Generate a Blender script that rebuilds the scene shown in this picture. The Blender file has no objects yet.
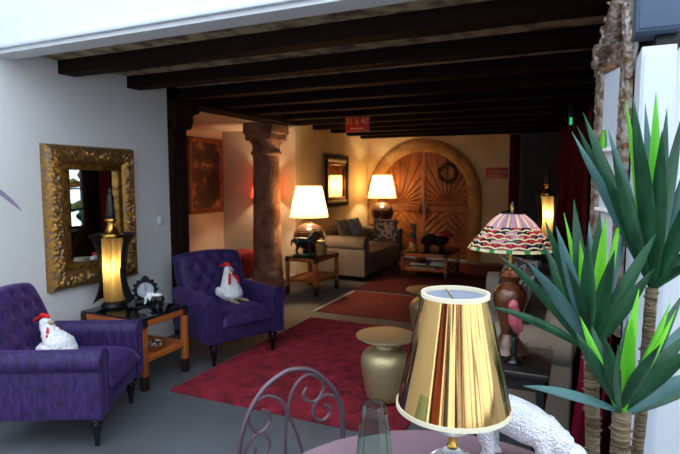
import bpy, bmesh, math, random
from mathutils import Vector, Matrix, noise
random.seed(7)
PI = math.pi
S = bpy.context.scene
COL = S.collection

# ------------------------------------------------------------------ camera
CAMZ, YAW, PITCH, FPX = 1.6, math.radians(24.5), math.radians(5.15), 520.9
cd = bpy.data.cameras.new('camera'); cam = bpy.data.objects.new('camera', cd); COL.objects.link(cam)
cam.location = (0, 0, CAMZ)
cam.rotation_euler = (PI/2 - PITCH, 0, YAW)
cd.sensor_width = 23.5; cd.lens = 18.0; cd.clip_start = .05
cd.dof.use_dof = True; cd.dof.focus_distance = 1.75; cd.dof.aperture_fstop = 4.5
S.camera = cam
CM = Matrix.Translation((0, 0, CAMZ)) @ cam.rotation_euler.to_matrix().to_4x4()

def at(lat, dep, z=0.0):
    """floor-plan point from sideways / forward distances"""
    return Vector((lat*math.cos(YAW)-dep*math.sin(YAW), lat*math.sin(YAW)+dep*math.cos(YAW), z))

def W(px, py, dep):
    """world point seen at a photo position, at a forward distance"""
    d = (CM.to_3x3() @ Vector(((px-340)/FPX, -(py-227)/FPX, -1)))
    f = Vector((-math.sin(YAW), math.cos(YAW), 0))
    return Vector((0, 0, CAMZ)) + d*(dep/d.dot(f))

# ------------------------------------------------------------------ materials
def lin(c):
    if isinstance(c, str):
        c = [int(c[i:i+2], 16)/255 for i in (0, 2, 4)]
        c = [x/12.92 if x <= .04045 else ((x+.055)/1.055)**2.4 for x in c]
    return (c[0], c[1], c[2], 1)

def mat(name, col, rough=.5, metal=0, var=None, bump=None, sheen=0, coat=0, trans=0, ior=1.45,
        stretch=(1, 1, 1), sheen_tint=None, spec=.5, vor=None, detail=4):
    m = bpy.data.materials.new(name); m.use_nodes = True
    nt = m.node_tree; N = nt.nodes; L = nt.links
    b = N['Principled BSDF']
    b.inputs['Base Color'].default_value = lin(col)
    b.inputs['Roughness'].default_value = rough
    b.inputs['Metallic'].default_value = metal
    b.inputs['Specular IOR Level'].default_value = spec
    b.inputs['IOR'].default_value = ior
    if sheen:
        b.inputs['Sheen Weight'].default_value = sheen
        b.inputs['Sheen Roughness'].default_value = .4
        b.inputs['Sheen Tint'].default_value = lin(sheen_tint or col)
    if coat:
        b.inputs['Coat Weight'].default_value = coat; b.inputs['Coat Roughness'].default_value = .08
    if trans:
        b.inputs['Transmission Weight'].default_value = trans
    tc = mp = None
    if var or bump or vor:
        tc = N.new('ShaderNodeTexCoord'); mp = N.new('ShaderNodeMapping')
        mp.inputs['Scale'].default_value = stretch
        L.new(tc.outputs['Object'], mp.inputs['Vector'])
    if var:                                   # (scale, second colour, low, high)
        sc, c2, lo, hi = var
        n = N.new('ShaderNodeTexNoise'); n.inputs['Scale'].default_value = sc; n.inputs['Detail'].default_value = detail
        L.new(mp.outputs['Vector'], n.inputs['Vector'])
        r = N.new('ShaderNodeValToRGB')
        r.color_ramp.elements[0].position = lo; r.color_ramp.elements[1].position = hi
        r.color_ramp.elements[0].color = lin(col); r.color_ramp.elements[1].color = lin(c2)
        L.new(n.outputs['Fac'], r.inputs['Fac']); L.new(r.outputs['Color'], b.inputs['Base Color'])
    if bump:                                  # (scale, strength, distance)
        n = N.new('ShaderNodeTexNoise'); n.inputs['Scale'].default_value = bump[0]; n.inputs['Detail'].default_value = 5
        L.new(mp.outputs['Vector'], n.inputs['Vector'])
        k = N.new('ShaderNodeBump'); k.inputs['Strength'].default_value = bump[1]; k.inputs['Distance'].default_value = bump[2]
        L.new(n.outputs['Fac'], k.inputs['Height']); L.new(k.outputs['Normal'], b.inputs['Normal'])
    if vor:
        n = N.new('ShaderNodeTexVoronoi'); n.inputs['Scale'].default_value = vor[0]
        L.new(mp.outputs['Vector'], n.inputs['Vector'])
        k = N.new('ShaderNodeBump'); k.inputs['Strength'].default_value = vor[1]; k.inputs['Distance'].default_value = vor[2]; k.invert = True
        L.new(n.outputs['Distance'], k.inputs['Height']); L.new(k.outputs['Normal'], b.inputs['Normal'])
    return m

def shade_mat(name, col, trans_col, mix=.6, var=None):
    """cloth that lets the bulb behind it glow through"""
    m = bpy.data.materials.new(name); m.use_nodes = True
    nt = m.node_tree; N = nt.nodes; L = nt.links
    N.remove(N['Principled BSDF'])
    o = N['Material Output']
    d = N.new('ShaderNodeBsdfDiffuse'); d.inputs['Color'].default_value = lin(col)
    t = N.new('ShaderNodeBsdfTranslucent'); t.inputs['Color'].default_value = lin(trans_col)
    x = N.new('ShaderNodeMixShader'); x.inputs['Fac'].default_value = mix
    L.new(d.outputs[0], x.inputs[1]); L.new(t.outputs[0], x.inputs[2]); L.new(x.outputs[0], o.inputs['Surface'])
    if var:
        tc = N.new('ShaderNodeTexCoord'); mp = N.new('ShaderNodeMapping'); mp.inputs['Scale'].default_value = (1, 1, .06)
        n = N.new('ShaderNodeTexNoise'); n.inputs['Scale'].default_value = var[0]; n.inputs['Detail'].default_value = 3
        r = N.new('ShaderNodeValToRGB'); r.color_ramp.elements[0].position = .35; r.color_ramp.elements[1].position = .65
        r.color_ramp.elements[0].color = lin(trans_col); r.color_ramp.elements[1].color = lin(var[1])
        L.new(tc.outputs['Object'], mp.inputs['Vector']); L.new(mp.outputs['Vector'], n.inputs['Vector'])
        L.new(n.outputs['Fac'], r.inputs['Fac']); L.new(r.outputs['Color'], t.inputs['Color'])
    return m

def emit_mat(name, col, s):
    m = bpy.data.materials.new(name); m.use_nodes = True
    b = m.node_tree.nodes['Principled BSDF']
    b.inputs['Base Color'].default_value = lin(col); b.inputs['Emission Color'].default_value = lin(col)
    b.inputs['Emission Strength'].default_value = s
    return m

M = dict(
    plaster=mat('plaster', 'e8e6e2', .9, var=(1.3, 'e0ddd7', .35, .7), bump=(14, .12, .01)),
    plaster_white=mat('plaster_white', 'dadcdd', .85, bump=(10, .08, .01)),
    plaster_alcove=mat('plaster_alcove', 'd2c8b8', .9, var=(1.6, 'c4b8a4', .35, .7), bump=(12, .15, .01)),
    plaster_warm=mat('plaster_warm', 'cdb994', .9, var=(1.6, 'bfa67c', .35, .7), bump=(12, .15, .01)),
    ceiling=mat('ceiling_plaster', 'b3a27c', .95, var=(7, '6b5344', .45, .62), bump=(20, .5, .02), detail=8),
    floor=mat('floor_screed', '5d6064', .6, var=(1.8, '505153', .35, .68), bump=(30, .08, .005)),
    beam=mat('old_oak', '20130e', .8, spec=.12, var=(9, '120a08', .35, .7), bump=(18, .6, .02), stretch=(.12, 1, 1)),
    beam_v=mat('old_oak_post', '2c1b14', .8, spec=.12, var=(9, '180f0c', .35, .7), bump=(18, .6, .02), stretch=(1, 1, .12)),
    stone=mat('sandstone', 'a87c62', .9, var=(5, '6e4836', .35, .7), bump=(22, .6, .03)),
    stone_arch=mat('arch_stone', 'a8814f', .9, var=(6, '83623c', .35, .7), bump=(18, .5, .02)),
    door=mat('door_wood', '8e5222', .45, var=(7, '6e3c16', .35, .68), bump=(20, .25, .01), stretch=(1, 1, .35)),
    panel=mat('dark_panel', '1c110e', .6, var=(6, '120b0a', .35, .65), stretch=(1, 1, .15)),
    velvet=mat('purple_velvet', '200f3a', .65, var=(48, '3d2564', .36, .72), bump=(45, .35, .008), sheen=.5, sheen_tint='8a70b8', stretch=(1, 1, .3), detail=6),  # streaky second colour paints the velvet's sheen and highlights
    red_velvet=mat('red_upholstery', '8c1519', .8, sheen=.4, sheen_tint='c03030'),
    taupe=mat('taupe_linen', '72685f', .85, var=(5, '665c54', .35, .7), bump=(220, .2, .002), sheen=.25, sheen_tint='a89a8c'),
    slate=mat('slate_cloth', '6d6d72', .9, var=(14, '57585e', .4, .7), bump=(160, .2, .002)),
    black_wood=mat('ebony_leg', '0d0b0d', .25, coat=.5),
    dark_wood=mat('dark_wood', '1a1210', .45, var=(12, '2a1a13', .4, .65), bump=(25, .3, .01), stretch=(1, .15, 1)),
    honey=mat('honey_wood', 'b8642a', .45, var=(14, '965020', .35, .7), bump=(30, .15, .004), stretch=(.3, .3, .3), coat=.15),
    tip=mat('smoked_wood', '241410', .45),
    smoked=mat('smoked_glass', '10161a', .04, trans=.35, ior=1.5),
    glass=mat('clear_glass', 'f2fbf6', .0, trans=1, ior=1.45),
    green_glass=mat('green_glass', 'd8f2e4', .01, trans=1, ior=1.5),
    gold_frame=mat('gilt_wood', 'a97a30', .42, .75, var=(26, '5e3d17', .4, .66), bump=(40, .4, .01)),
    gold_worn=mat('worn_gilt', 'a8762c', .42, .7, var=(40, '6f625a', .45, .62), bump=(50, .5, .01)),
    silver_frame=mat('silvered_carving', '9a8f86', .42, .6, var=(30, '6b4c2c', .42, .64), bump=(45, .5, .01)),
    mirror=mat('mirror_glass', 'dfe3e6', .015, 1),
    mirror_old=mat('old_mirror_glass', 'b7b0ac', .03, 1),
    brass=mat('brass', 'c79a45', .25, 1),
    gold_stool=mat('hammered_gold', 'b8a67e', .45, .7, vor=(55, .12, .01)),
    iron=mat('painted_iron', '6d5a63', .36, .55, bump=(60, .15, .003)),
    plum=mat('plum_lacquer', '8a6f78', .4, var=(3, '80656e', .35, .7)),
    red_shag=mat('red_shag', '520612', .9, var=(9, '961a2e', .36, .70), bump=(90, .8, .02), sheen=.5, sheen_tint='e0485a'),
    dark_red=mat('dark_red_carpet', '4a0916', .95, var=(30, '62101f', .4, .65), bump=(120, .4, .01)),
    curtain=mat('wine_velvet', '520b24', .85, spec=.2, var=(6, '40081c', .4, .7), sheen=.5, sheen_tint='a83058'),
    white_plush=mat('white_plush', 'ece9ea', .95, bump=(70, .9, .02), sheen=.5, sheen_tint='ffffff'),
    red_felt=mat('red_felt', 'd01518', .85), beige_felt=mat('beige_felt', 'a58e74', .9, bump=(80, .4, .01)),
    black_net=mat('black_net', '0c0c0f', .7, bump=(90, .5, .01)),
    black=mat('black_paint', '0b0b0c', .4), white=mat('white_enamel', 'eeeeee', .35),
    ceramic=mat('ribbed_ceramic', '6b3a22', .35, .2, var=(22, '3d2015', .42, .6), coat=.3, stretch=(1, 1, 3)),
    bronze_green=mat('green_bronze', '27332f', .45, .6, var=(14, '3f4a3f', .4, .65)),
    white_knob=mat('white_knobbed_resin', 'e9e8ec', .4, vor=(135, .9, .007), spec=.6),
    dark_eye=mat('dark_hollow', '4b3b30', .7),
    leaf_dark=mat('dark_leaf', '123822', .36, var=(24, '235836', .35, .7), stretch=(1, 1, .08), spec=.5),
    leaf_blue=mat('blue_leaf', '3b625e', .4, var=(5, '5c8583', .35, .7), stretch=(1, 1, .25)),
    leaf_light=mat('light_leaf', '4fae1e', .45, var=(24, '76c92c', .35, .7), stretch=(1, 1, .08)),
    trunk=mat('ringed_trunk', '85745a', .9, var=(40, '57472f', .4, .62), bump=(60, .8, .02), stretch=(.25, .25, 2)),
    pot=mat('grey_pot', '5b5a58', .6), soil=mat('soil', '2a1f17', .95, bump=(60, .8, .02)),
    brown_glaze=mat('brown_glaze', '6a3a1c', .2, .25, var=(9, '2e1a12', .4, .62), coat=.6, stretch=(1, 1, .4)),
    pewter=mat('dark_pewter', '6a5348', .3, .7), pink=mat('pink_glaze', 'c8626a', .4, var=(14, 'b04f58', .4, .7)),
    sign_red=mat('sign_red', '9a141c', .4), sign_gold=mat('sign_gold', 'd8b673', .5),
    cab_white=mat('cabinet_white', 'c6ccd6', .5), speaker=mat('speaker_grey', '47576d', .55),
    green_lit=emit_mat('exit_green', '30d070', .8),
    decal=mat('leaf_stencil', '9d93ae', .9), pebble_w=mat('pebble_white', 'e4e2da', .3), pebble_b=mat('pebble_blue', '35518a', .3),
    pebble_k=mat('pebble_black', '161619', .3), pebble_y=mat('pebble_amber', 'b08b3d', .3), paper=mat('paper', 'd8cfb6', .8),
    book_dark=mat('book_dark', '3a221a', .6), book_ol=mat('book_olive', '8b8a3e', .6), book_white=mat('book_white', 'cfc8b8', .6),
    grass_out=mat('garden_green', '3f7a2c', .9, var=(6, '254f1a', .4, .6)),
    cloth_red=mat('crimson_cloth', 'a5142e', .8),
)

# ------------------------------------------------------------------ mesh helpers
def eul(x=0, y=0, z=0):
    return Matrix.Rotation(z, 4, 'Z') @ Matrix.Rotation(y, 4, 'Y') @ Matrix.Rotation(x, 4, 'X')

def csm(pts, k=6, closed=False):
    """smooth curve through points"""
    P = [Vector(p) for p in pts]; n = len(P); out = []
    rng = range(n) if closed else range(n-1)
    for i in rng:
        p1 = P[i]; p2 = P[(i+1) % n]
        p0 = P[(i-1) % n] if closed or i > 0 else p1*2-p2
        p3 = P[(i+2) % n] if closed or i < n-2 else p2*2-p1
        for j in range(k):
            t = j/k
            out.append(.5*((2*p1)+(p2-p0)*t+(2*p0-5*p1+4*p2-p3)*t*t+(3*p1-p0-3*p2+p3)*t**3))
    if not closed: out.append(P[-1])
    return out

class MB:
    def __init__(self): self.bm = bmesh.new()
    def merge(self, b, m=None):
        if m is not None: b.transform(m)
        me = bpy.data.meshes.new('t'); b.to_mesh(me); b.free()
        self.bm.from_mesh(me); bpy.data.meshes.remove(me)
        return self
    def box(self, lo, hi, bev=0, seg=3, m=None, mi=0):
        b = bmesh.new(); bmesh.ops.create_cube(b, size=1)
        lo = Vector(lo); hi = Vector(hi)
        for v in b.verts: v.co = Vector([lo[i]+(v.co[i]+.5)*(hi[i]-lo[i]) for i in range(3)])
        if bev: bmesh.ops.bevel(b, geom=b.edges[:], offset=bev, segments=seg, profile=.5, affect='EDGES')
        for f in b.faces: f.material_index = mi
        return self.merge(b, m)
    def lathe(self, prof, n=32, m=None, ang=(0, 2*PI), mi=0):
        b = bmesh.new(); full = abs(ang[1]-ang[0]-2*PI) < 1e-6; rings = []
        cnt = n if full else n+1
        for r, z in prof:
            if r < 1e-5 and full: rings.append([b.verts.new((0, 0, z))]); continue
            rings.append([b.verts.new((r*math.cos(ang[0]+(ang[1]-ang[0])*i/n), r*math.sin(ang[0]+(ang[1]-ang[0])*i/n), z)) for i in range(cnt)])
        for a, c in zip(rings, rings[1:]):
            for i in range(n):
                j = (i+1) % cnt
                if len(a) == 1 and len(c) == 1: continue
                if len(a) == 1: f = b.faces.new((a[0], c[j], c[i]))
                elif len(c) == 1: f = b.faces.new((a[i], a[j], c[0]))
                else: f = b.faces.new((a[i], a[j], c[j], c[i]))
                f.material_index = mi
        if full:
            for r, flip in ((rings[0], 1), (rings[-1], 0)):
                if len(r) > 2 and self.caps:
                    b.faces.new(r[::-1] if flip else r).material_index = mi
        return self.merge(b, m)
    caps = True
    def tube(self, pts, rad, n=8, closed=False, m=None, flat=1.0, mi=0):
        P = [Vector(p) for p in pts]; k = len(P)
        R = rad if isinstance(rad, (list, tuple)) else [rad]*k
        if len(R) != k: R = [R[min(int(i/(k-1)*(len(R)-1)), len(R)-2)] * (1-(i/(k-1)*(len(R)-1)-min(int(i/(k-1)*(len(R)-1)), len(R)-2))) + R[min(int(i/(k-1)*(len(R)-1)), len(R)-2)+1]*(i/(k-1)*(len(R)-1)-min(int(i/(k-1)*(len(R)-1)), len(R)-2)) for i in range(k)]
        b = bmesh.new(); rings = []; up = None
        for i in range(k):
            t = (P[(i+1) % k]-P[i-1]) if closed else (P[min(i+1, k-1)]-P[max(i-1, 0)])
            t.normalize()
            if up is None: up = t.orthogonal().normalized()
            up = (up-t*up.dot(t)); up = up.normalized() if up.length > 1e-6 else t.orthogonal().normalized()
            s = t.cross(up)
            rings.append([b.verts.new(P[i]+R[i]*(up*math.cos(2*PI*j/n)+s*flat*math.sin(2*PI*j/n))) for j in range(n)])
        for i in range(k if closed else k-1):
            a, c = rings[i], rings[(i+1) % k]
            for j in range(n): b.faces.new((a[j], a[(j+1) % n], c[(j+1) % n], c[j])).material_index = mi
        if not closed:
            b.faces.new(rings[0][::-1]); b.faces.new(rings[-1])
        return self.merge(b, m)
    def ell(self, c, r, m=None, sub=3, rot=None):
        b = bmesh.new(); bmesh.ops.create_icosphere(b, subdivisions=sub, radius=1)
        r = r if isinstance(r, (list, tuple)) else (r, r, r)
        b.transform(Matrix.Translation(c) @ (rot or Matrix()) @ Matrix.Diagonal((*r, 1)))
        return self.merge(b, m)
    def prism(self, outline, x0, x1, m=None, bev=0):
        """outline in (y,z), extruded along x"""
        b = bmesh.new()
        f0 = b.faces.new([b.verts.new((x0, p[0], p[1])) for p in outline])
        e = bmesh.ops.extrude_face_region(b, geom=[f0])
        vs = [g for g in e['geom'] if isinstance(g, bmesh.types.BMVert)]
        bmesh.ops.translate(b, verts=vs, vec=(x1-x0, 0, 0))
        bmesh.ops.recalc_face_normals(b, faces=b.faces[:])
        if bev:
            ed = [ed for ed in b.edges if abs(ed.verts[0].co.x-ed.verts[1].co.x) < 1e-6]
            bmesh.ops.bevel(b, geom=ed, offset=bev, segments=3, profile=.5, affect='EDGES')
        return self.merge(b, m)
    def surf(self, fn, nu, nv, wrap_u=False, m=None, mi=None):
        b = bmesh.new()
        g = [[b.verts.new(fn(i/nu, j/nv)) for j in range(nv+1)] for i in range(nu if wrap_u else nu+1)]
        for i in range(nu):
            for j in range(nv):
                a = g[i]; c = g[(i+1) % len(g)]
                f = b.faces.new((a[j], c[j], c[j+1], a[j+1]))
                if mi: f.material_index = mi((i+.5)/nu, (j+.5)/nv)
        return self.merge(b, m)
    def slab(self, front, back, nu, nv, m=None):
        """closed body between two height fields"""
        b = bmesh.new()
        A = [[b.verts.new(front(i/nu, j/nv)) for j in range(nv+1)] for i in range(nu+1)]
        B = [[b.verts.new(back(i/nu, j/nv)) for j in range(nv+1)] for i in range(nu+1)]
        for i in range(nu):
            for j in range(nv):
                b.faces.new((A[i][j], A[i+1][j], A[i+1][j+1], A[i][j+1]))
                b.faces.new((B[i][j], B[i][j+1], B[i+1][j+1], B[i+1][j]))
        for i in range(nu):
            b.faces.new((A[i][0], B[i][0], B[i+1][0], A[i+1][0])); b.faces.new((A[i][nv], A[i+1][nv], B[i+1][nv], B[i][nv]))
        for j in range(nv):
            b.faces.new((A[0][j], A[0][j+1], B[0][j+1], B[0][j])); b.faces.new((A[nu][j], B[nu][j], B[nu][j+1], A[nu][j+1]))
        bmesh.ops.recalc_face_normals(b, faces=b.faces[:])
        return self.merge(b, m)
    def pillow(self, w, h, t, m=None, n=20):
        """stuffed cushion standing in the y-z plane, thick along x"""
        def sh(u, v, s):
            a, c = 2*u-1, 2*v-1
            y = a*w/2*(1-.07*(1-a*a)*0-.06*c*c*(0 if abs(a) < .01 else 1)*(1-abs(a)) - .05*(1-c*c)*abs(a))
            z = c*h/2*(1-.05*(1-a*a)*abs(c))
            e = ((1-abs(a)**2.4)*(1-abs(c)**2.4))
            return Vector((s*(.006+t/2*max(e, 0)**.55), y, z))
        return self.slab(lambda u, v: sh(u, v, 1), lambda u, v: sh(u, v, -1), n, n, m)
    def remesh(self, vox, it=4):
        me = bpy.data.meshes.new('t'); self.bm.to_mesh(me); self.bm.free()
        o = bpy.data.objects.new('t', me); COL.objects.link(o)
        r = o.modifiers.new('r', 'REMESH'); r.mode = 'VOXEL'; r.voxel_size = vox
        s = o.modifiers.new('s', 'SMOOTH'); s.iterations = it; s.factor = .5
        dg = bpy.context.evaluated_depsgraph_get()
        nm = bpy.data.meshes.new_from_object(o.evaluated_get(dg))
        bpy.data.objects.remove(o); bpy.data.meshes.remove(me)
        self.bm = bmesh.new(); self.bm.from_mesh(nm); bpy.data.meshes.remove(nm)
        return self
    def disp(self, fn):
        self.bm.normal_update()
        d = [(v, v.normal*fn(v.co)) for v in self.bm.verts]
        for v, q in d: v.co += q
        return self
    def build(self, name, m, parent=None, smooth=True, ang=40):
        me = bpy.data.meshes.new(name); self.bm.normal_update(); self.bm.to_mesh(me); self.bm.free()
        for q in (m if isinstance(m, (list, tuple)) else [m]): me.materials.append(q)
        o = bpy.data.objects.new(name, me); COL.objects.link(o)
        if smooth:
            me.shade_smooth() if hasattr(me, 'shade_smooth') else None
            a = math.radians(ang)
            b = bmesh.new(); b.from_mesh(me)
            for e in b.edges:
                if len(e.link_faces) == 2 and e.calc_face_angle(0) > a: e.smooth = False
            for f in b.faces: f.smooth = True
            b.to_mesh(me); b.free()
        if parent is not None: o.parent = parent
        return o

def tag(o, label, cat, group=None):
    o['label'] = label; o['category'] = cat
    if group: o['group'] = group
    return o
def thing(name, label, cat, loc=(0, 0, 0), rz=0, group=None):
    o = bpy.data.objects.new(name, None); COL.objects.link(o); o.empty_display_size = .1
    o.location = loc; o.rotation_euler = (0, 0, rz)
    return tag(o, label, cat, group)
def struct(o): o['kind'] = 'structure'; return o
def sub(o, label): o['label'] = label; return o
def box(name, lo, hi, m, parent=None, bev=0, seg=3):
    return MB().box(lo, hi, bev, seg).build(name, m, parent, smooth=bool(bev))
def dup(root, loc, rz, label, group=None):
    r = root.copy(); COL.objects.link(r); r.location = loc; r.rotation_euler = (0, 0, rz); r['label'] = label
    if group: r['group'] = group
    for ch in list(root.children):
        c = ch.copy(); COL.objects.link(c); c.parent = r
        for g in list(ch.children):
            d = g.copy(); COL.objects.link(d); d.parent = c
    return r
def lamp_light(name, parent, loc, power, col=(1, .62, .28), rad=.04):
    l = bpy.data.lights.new(name, 'POINT'); l.energy = power; l.color = col; l.shadow_soft_size = rad
    o = bpy.data.objects.new(name, l); COL.objects.link(o); o.location = loc; o.parent = parent
    return o
def text_mesh(name, s, size, m, parent, mat4, depth=.002):
    cu = bpy.data.curves.new(name, 'FONT'); cu.body = s; cu.size = size; cu.align_x = 'CENTER'; cu.align_y = 'CENTER'; cu.extrude = depth
    o = bpy.data.objects.new(name, cu); COL.objects.link(o)
    me = bpy.data.meshes.new_from_object(o.evaluated_get(bpy.context.evaluated_depsgraph_get()))
    bpy.data.objects.remove(o); me.transform(mat4); me.materials.clear(); me.materials.append(m)
    q = bpy.data.objects.new(name, me); COL.objects.link(q); q.parent = parent
    return q

# ------------------------------------------------------------------ the setting
LX, RX, BY = -3.79, .26, 10.3          # left wall face, right wall face, back wall face
CZ, BZ = 2.545, 2.44                    # ceiling, underside of the beams
ALX = -5.45                            # far side of the alcove
struct(box('floor', (-6.2, -3.2, -.1), (3.2, 11.0, 0), M['floor']))
struct(box('wall_left', (LX-.18, -3.0, 0), (LX, 4.12, 3.9), M['plaster']))
struct(box('wall_front_lintel', (-4.4, 2.40, 2.475), (2.6, 2.56, 3.9), M['plaster_white']))
struct(MB().box((-4.0, 2.37, 2.50), (2.6, 2.40, 2.525), .006).build('trim_lintel', M['cab_white']))
struct(box('wall_pier', (.26, 2.41, 0), (2.6, 2.55, 2.475), M['plaster_white']))
struct(box('ceiling', (LX-.5, 2.56, CZ), (RX+.4, BY+.3, CZ+.1), M['ceiling']))
# alcove behind the pillar
struct(box('wall_alcove_side', (ALX-.15, 4.0, 0), (ALX, 7.35, 2.6), M['plaster_alcove']))
struct(box('wall_alcove_front', (ALX-.15, 3.94, 0), (LX-.18, 4.10, 2.6), M['plaster_alcove']))
struct(box('wall_alcove_back', (ALX, 7.2, 0), (-4.05, 7.35, 2.75), M['plaster_alcove']))
struct(box('ceiling_alcove', (ALX, 4.0, 2.40), (LX-.3, 7.2, 2.48), M['plaster_alcove']))
struct(box('wall_sofa_side', (-4.2, 7.35, 0), (-4.05, BY+.2, 2.75), M['plaster_warm']))
# back wall with an arched opening for the gate
DXC, RO, RI, ZC = -2.86, 1.185, .935, 1.24
def back_wall():
    b = bmesh.new(); n = 24; xs0, xs1, zt = -4.05, -1.02, 2.75
    arch = [(DXC-RI, 0)]+[(DXC-RI*math.cos(PI*i/n), ZC+RI*math.sin(PI*i/n)) for i in range(n+1)]+[(DXC+RI, 0)]
    out = [(xs0, 0)]
    for i in range(n+1):
        t = i/n; x = DXC-RI*math.cos(PI*t)
        out.append((xs0, zt) if t == 0 else ((xs1, zt) if t == 1 else (xs0+(xs1-xs0)*t, zt)))
    out.append((xs1, 0))
    for y in (0, .16):
        A = [b.verts.new((p[0], BY+y, p[1])) for p in arch]; B = [b.verts.new((p[0], BY+y, p[1])) for p in out]
        for i in range(len(A)-1): b.faces.new((A[i], A[i+1], B[i+1], B[i]))
        if y == 0: A0 = A
        else:
            for i in range(len(A)-1): b.faces.new((A0[i], A0[i+1], A[i+1], A[i]))
    q = MB(); q.bm.free(); q.bm = b
    bmesh.ops.recalc_face_normals(b, faces=b.faces[:])
    return struct(q.build('wall_back', M['plaster_warm'], smooth=False))
back_wall()
struct(box('wall_back_unlit', (-1.3, BY+.35, 0), (RX+.1, BY+.45, 2.75), M['panel']))  # unlit recess: its shade is put into the dark panel colour
# right wall with a glazed window that the gilt mirror on the left reflects
WY0, WY1, WZ0, WZ1 = 5.85, 6.45, .75, 2.15
for nm, lo, hi in (('wall_right', (RX, 2.55, 0), (RX+.12, WY0, CZ)), ('wall_right_far', (RX, WY1, 0), (RX+.12, BY+.45, CZ)),
                   ('wall_right_below', (RX, WY0, 0), (RX+.12, WY1, WZ0)), ('wall_right_above', (RX, WY0, WZ1), (RX+.12, WY1, CZ))):
    struct(box(nm, lo, hi, M['panel']))
wf = MB()
for lo, hi in (((RX+.02, WY0, WZ0), (RX+.09, WY0+.05, WZ1)), ((RX+.02, WY1-.05, WZ0), (RX+.09, WY1, WZ1)),
               ((RX+.02, WY0, WZ0), (RX+.09, WY1, WZ0+.06)), ((RX+.02, WY0, WZ1-.06), (RX+.09, WY1, WZ1)),
               ((RX+.03, WY0+.28, WZ0), (RX+.08, WY0+.32, WZ1))): wf.box(lo, hi)
for k in range(1, 4): wf.box((RX+.03, WY0, WZ0+k*.35-.015), (RX+.08, WY1, WZ0+k*.35+.015))
win = struct(wf.build('window_1', M['dark_wood'], smooth=False))
box('pane', (RX+.052, WY0+.03, WZ0+.03), (RX+.058, WY1-.03, WZ1-.03), M['glass'], win)
# veranda behind and beside the camera, open to the sky
struct(box('wall_veranda_right', (2.6, -3.0, 0), (2.75, 2.56, .7), M['plaster_white']))
struct(box('wall_veranda_back', (-4.0, -3.2, 0), (2.75, -3.0, .45), M['plaster_white']))
def glazing(nm, a, b_, z0, z1, axis):
    f = MB(); n = 6
    for i in range(n+1):
        q = a+(b_-a)*i/n
        lo, hi = ((q-.05, -3.14, z0), (q+.05, -3.06, z1)) if axis == 'x' else ((2.63, q-.05, z0), (2.71, q+.05, z1))
        f.box(lo, hi)
    for z in (z0+.04, (z0+z1)*.62, z1-.04):
        lo, hi = ((a, -3.13, z-.04), (b_, -3.07, z+.04)) if axis == 'x' else ((2.64, a, z-.04), (2.70, b_, z+.04))
        f.box(lo, hi)
    struct(f.build(nm, M['dark_wood'], smooth=False))
glazing('window_2', -3.9, 2.65, .45, 3.3, 'x')
glazing('window_3', -2.95, 2.3, .7, 3.3, 'y')
for i, x in enumerate((-2.6, -.75, 1.3)):
    struct(box('wall_added_pier_%s' % ('left', 'middle', 'right')[i], (x, -3.06, .45), (x+.55, -2.9, 3.3), M['panel']))  # unseen piers added as dark strips for the gold shade to reflect
for x, rz in ((-2.0, 'left'), (-1.2, 'middle'), (1.9, 'right')):  # unseen drapes, added to give the gold shade orange streaks to mirror
    q = MB().slab(lambda u, v: Vector((x+.38*u, -2.82+.03*math.sin(u*30), .3+2.7*v)), lambda u, v: Vector((x+.38*u, -2.825+.03*math.sin(u*30), .3+2.7*v)), 40, 4)
    tag(q.build('curtain', mat('added_orange_drape', 'c2491f', .85), ang=80), 'orange drape added behind the viewpoint, the %s one of three reflected in gold shade' % rz, 'curtain', 'added orange veranda drapes')
# oak beams
k = 0
y = 2.92
while y < BY-.2:
    k += 1
    x0 = LX if y < 4.05 else (-3.98 if y < 7.2 else -4.05)
    if k == 1: x0 = LX
    m_ = MB(); n = 20
    def bx(u, v, y=y, x0=x0):
        a = [(0, 0), (.15, 0), (.15, .12), (0, .12), (0, 0)]
        j = int(round(v*4)); x = x0+(RX-x0)*u
        w = .008*noise.noise(Vector((x*1.5, y*3, j % 4)))
        return Vector((x, y+a[j][0]+w, min(BZ+a[j][1]+w, CZ+.01)))
    m_.surf(bx, 24, 4)
    m_.box((x0, y+.006, BZ+.008), (x0+.02, y+.142, BZ+.11))
    struct(m_.build('trim_%d' % k, M['beam'], smooth=False))
    y += .695
k += 1
struct(box('trim_%d' % k, (-4.16, 4.12, 2.405), (LX, 6.9, 2.58), M['beam'])); k += 1
# post beside the left wall with its corbel
pm = MB().box((-3.97, 4.125, 0), (-3.73, 4.34, 2.2), .012)
struct(pm.build('trim_%d' % k, M['beam_v'])); k += 1
cm = MB().prism([(4.125, 2.12), (4.36, 2.12), (4.40, 2.2), (4.40, 2.27), (4.5, 2.30), (4.5, 2.405), (4.125, 2.405)], -3.99, -3.69, bev=.008)
struct(cm.build('trim_%d' % k, M['beam_v'])); k += 1
for nm, lo, hi in (('baseboard_left', (LX, -3, 0), (LX+.015, 4.12, .1)), ('baseboard_sofa', (-4.05, 7.36, 0), (-4.035, BY, .1)), ('baseboard_alcove', (ALX, 7.185, 0), (-4.06, 7.2, .1))):
    struct(box(nm, lo, hi, M['plaster']))

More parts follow.
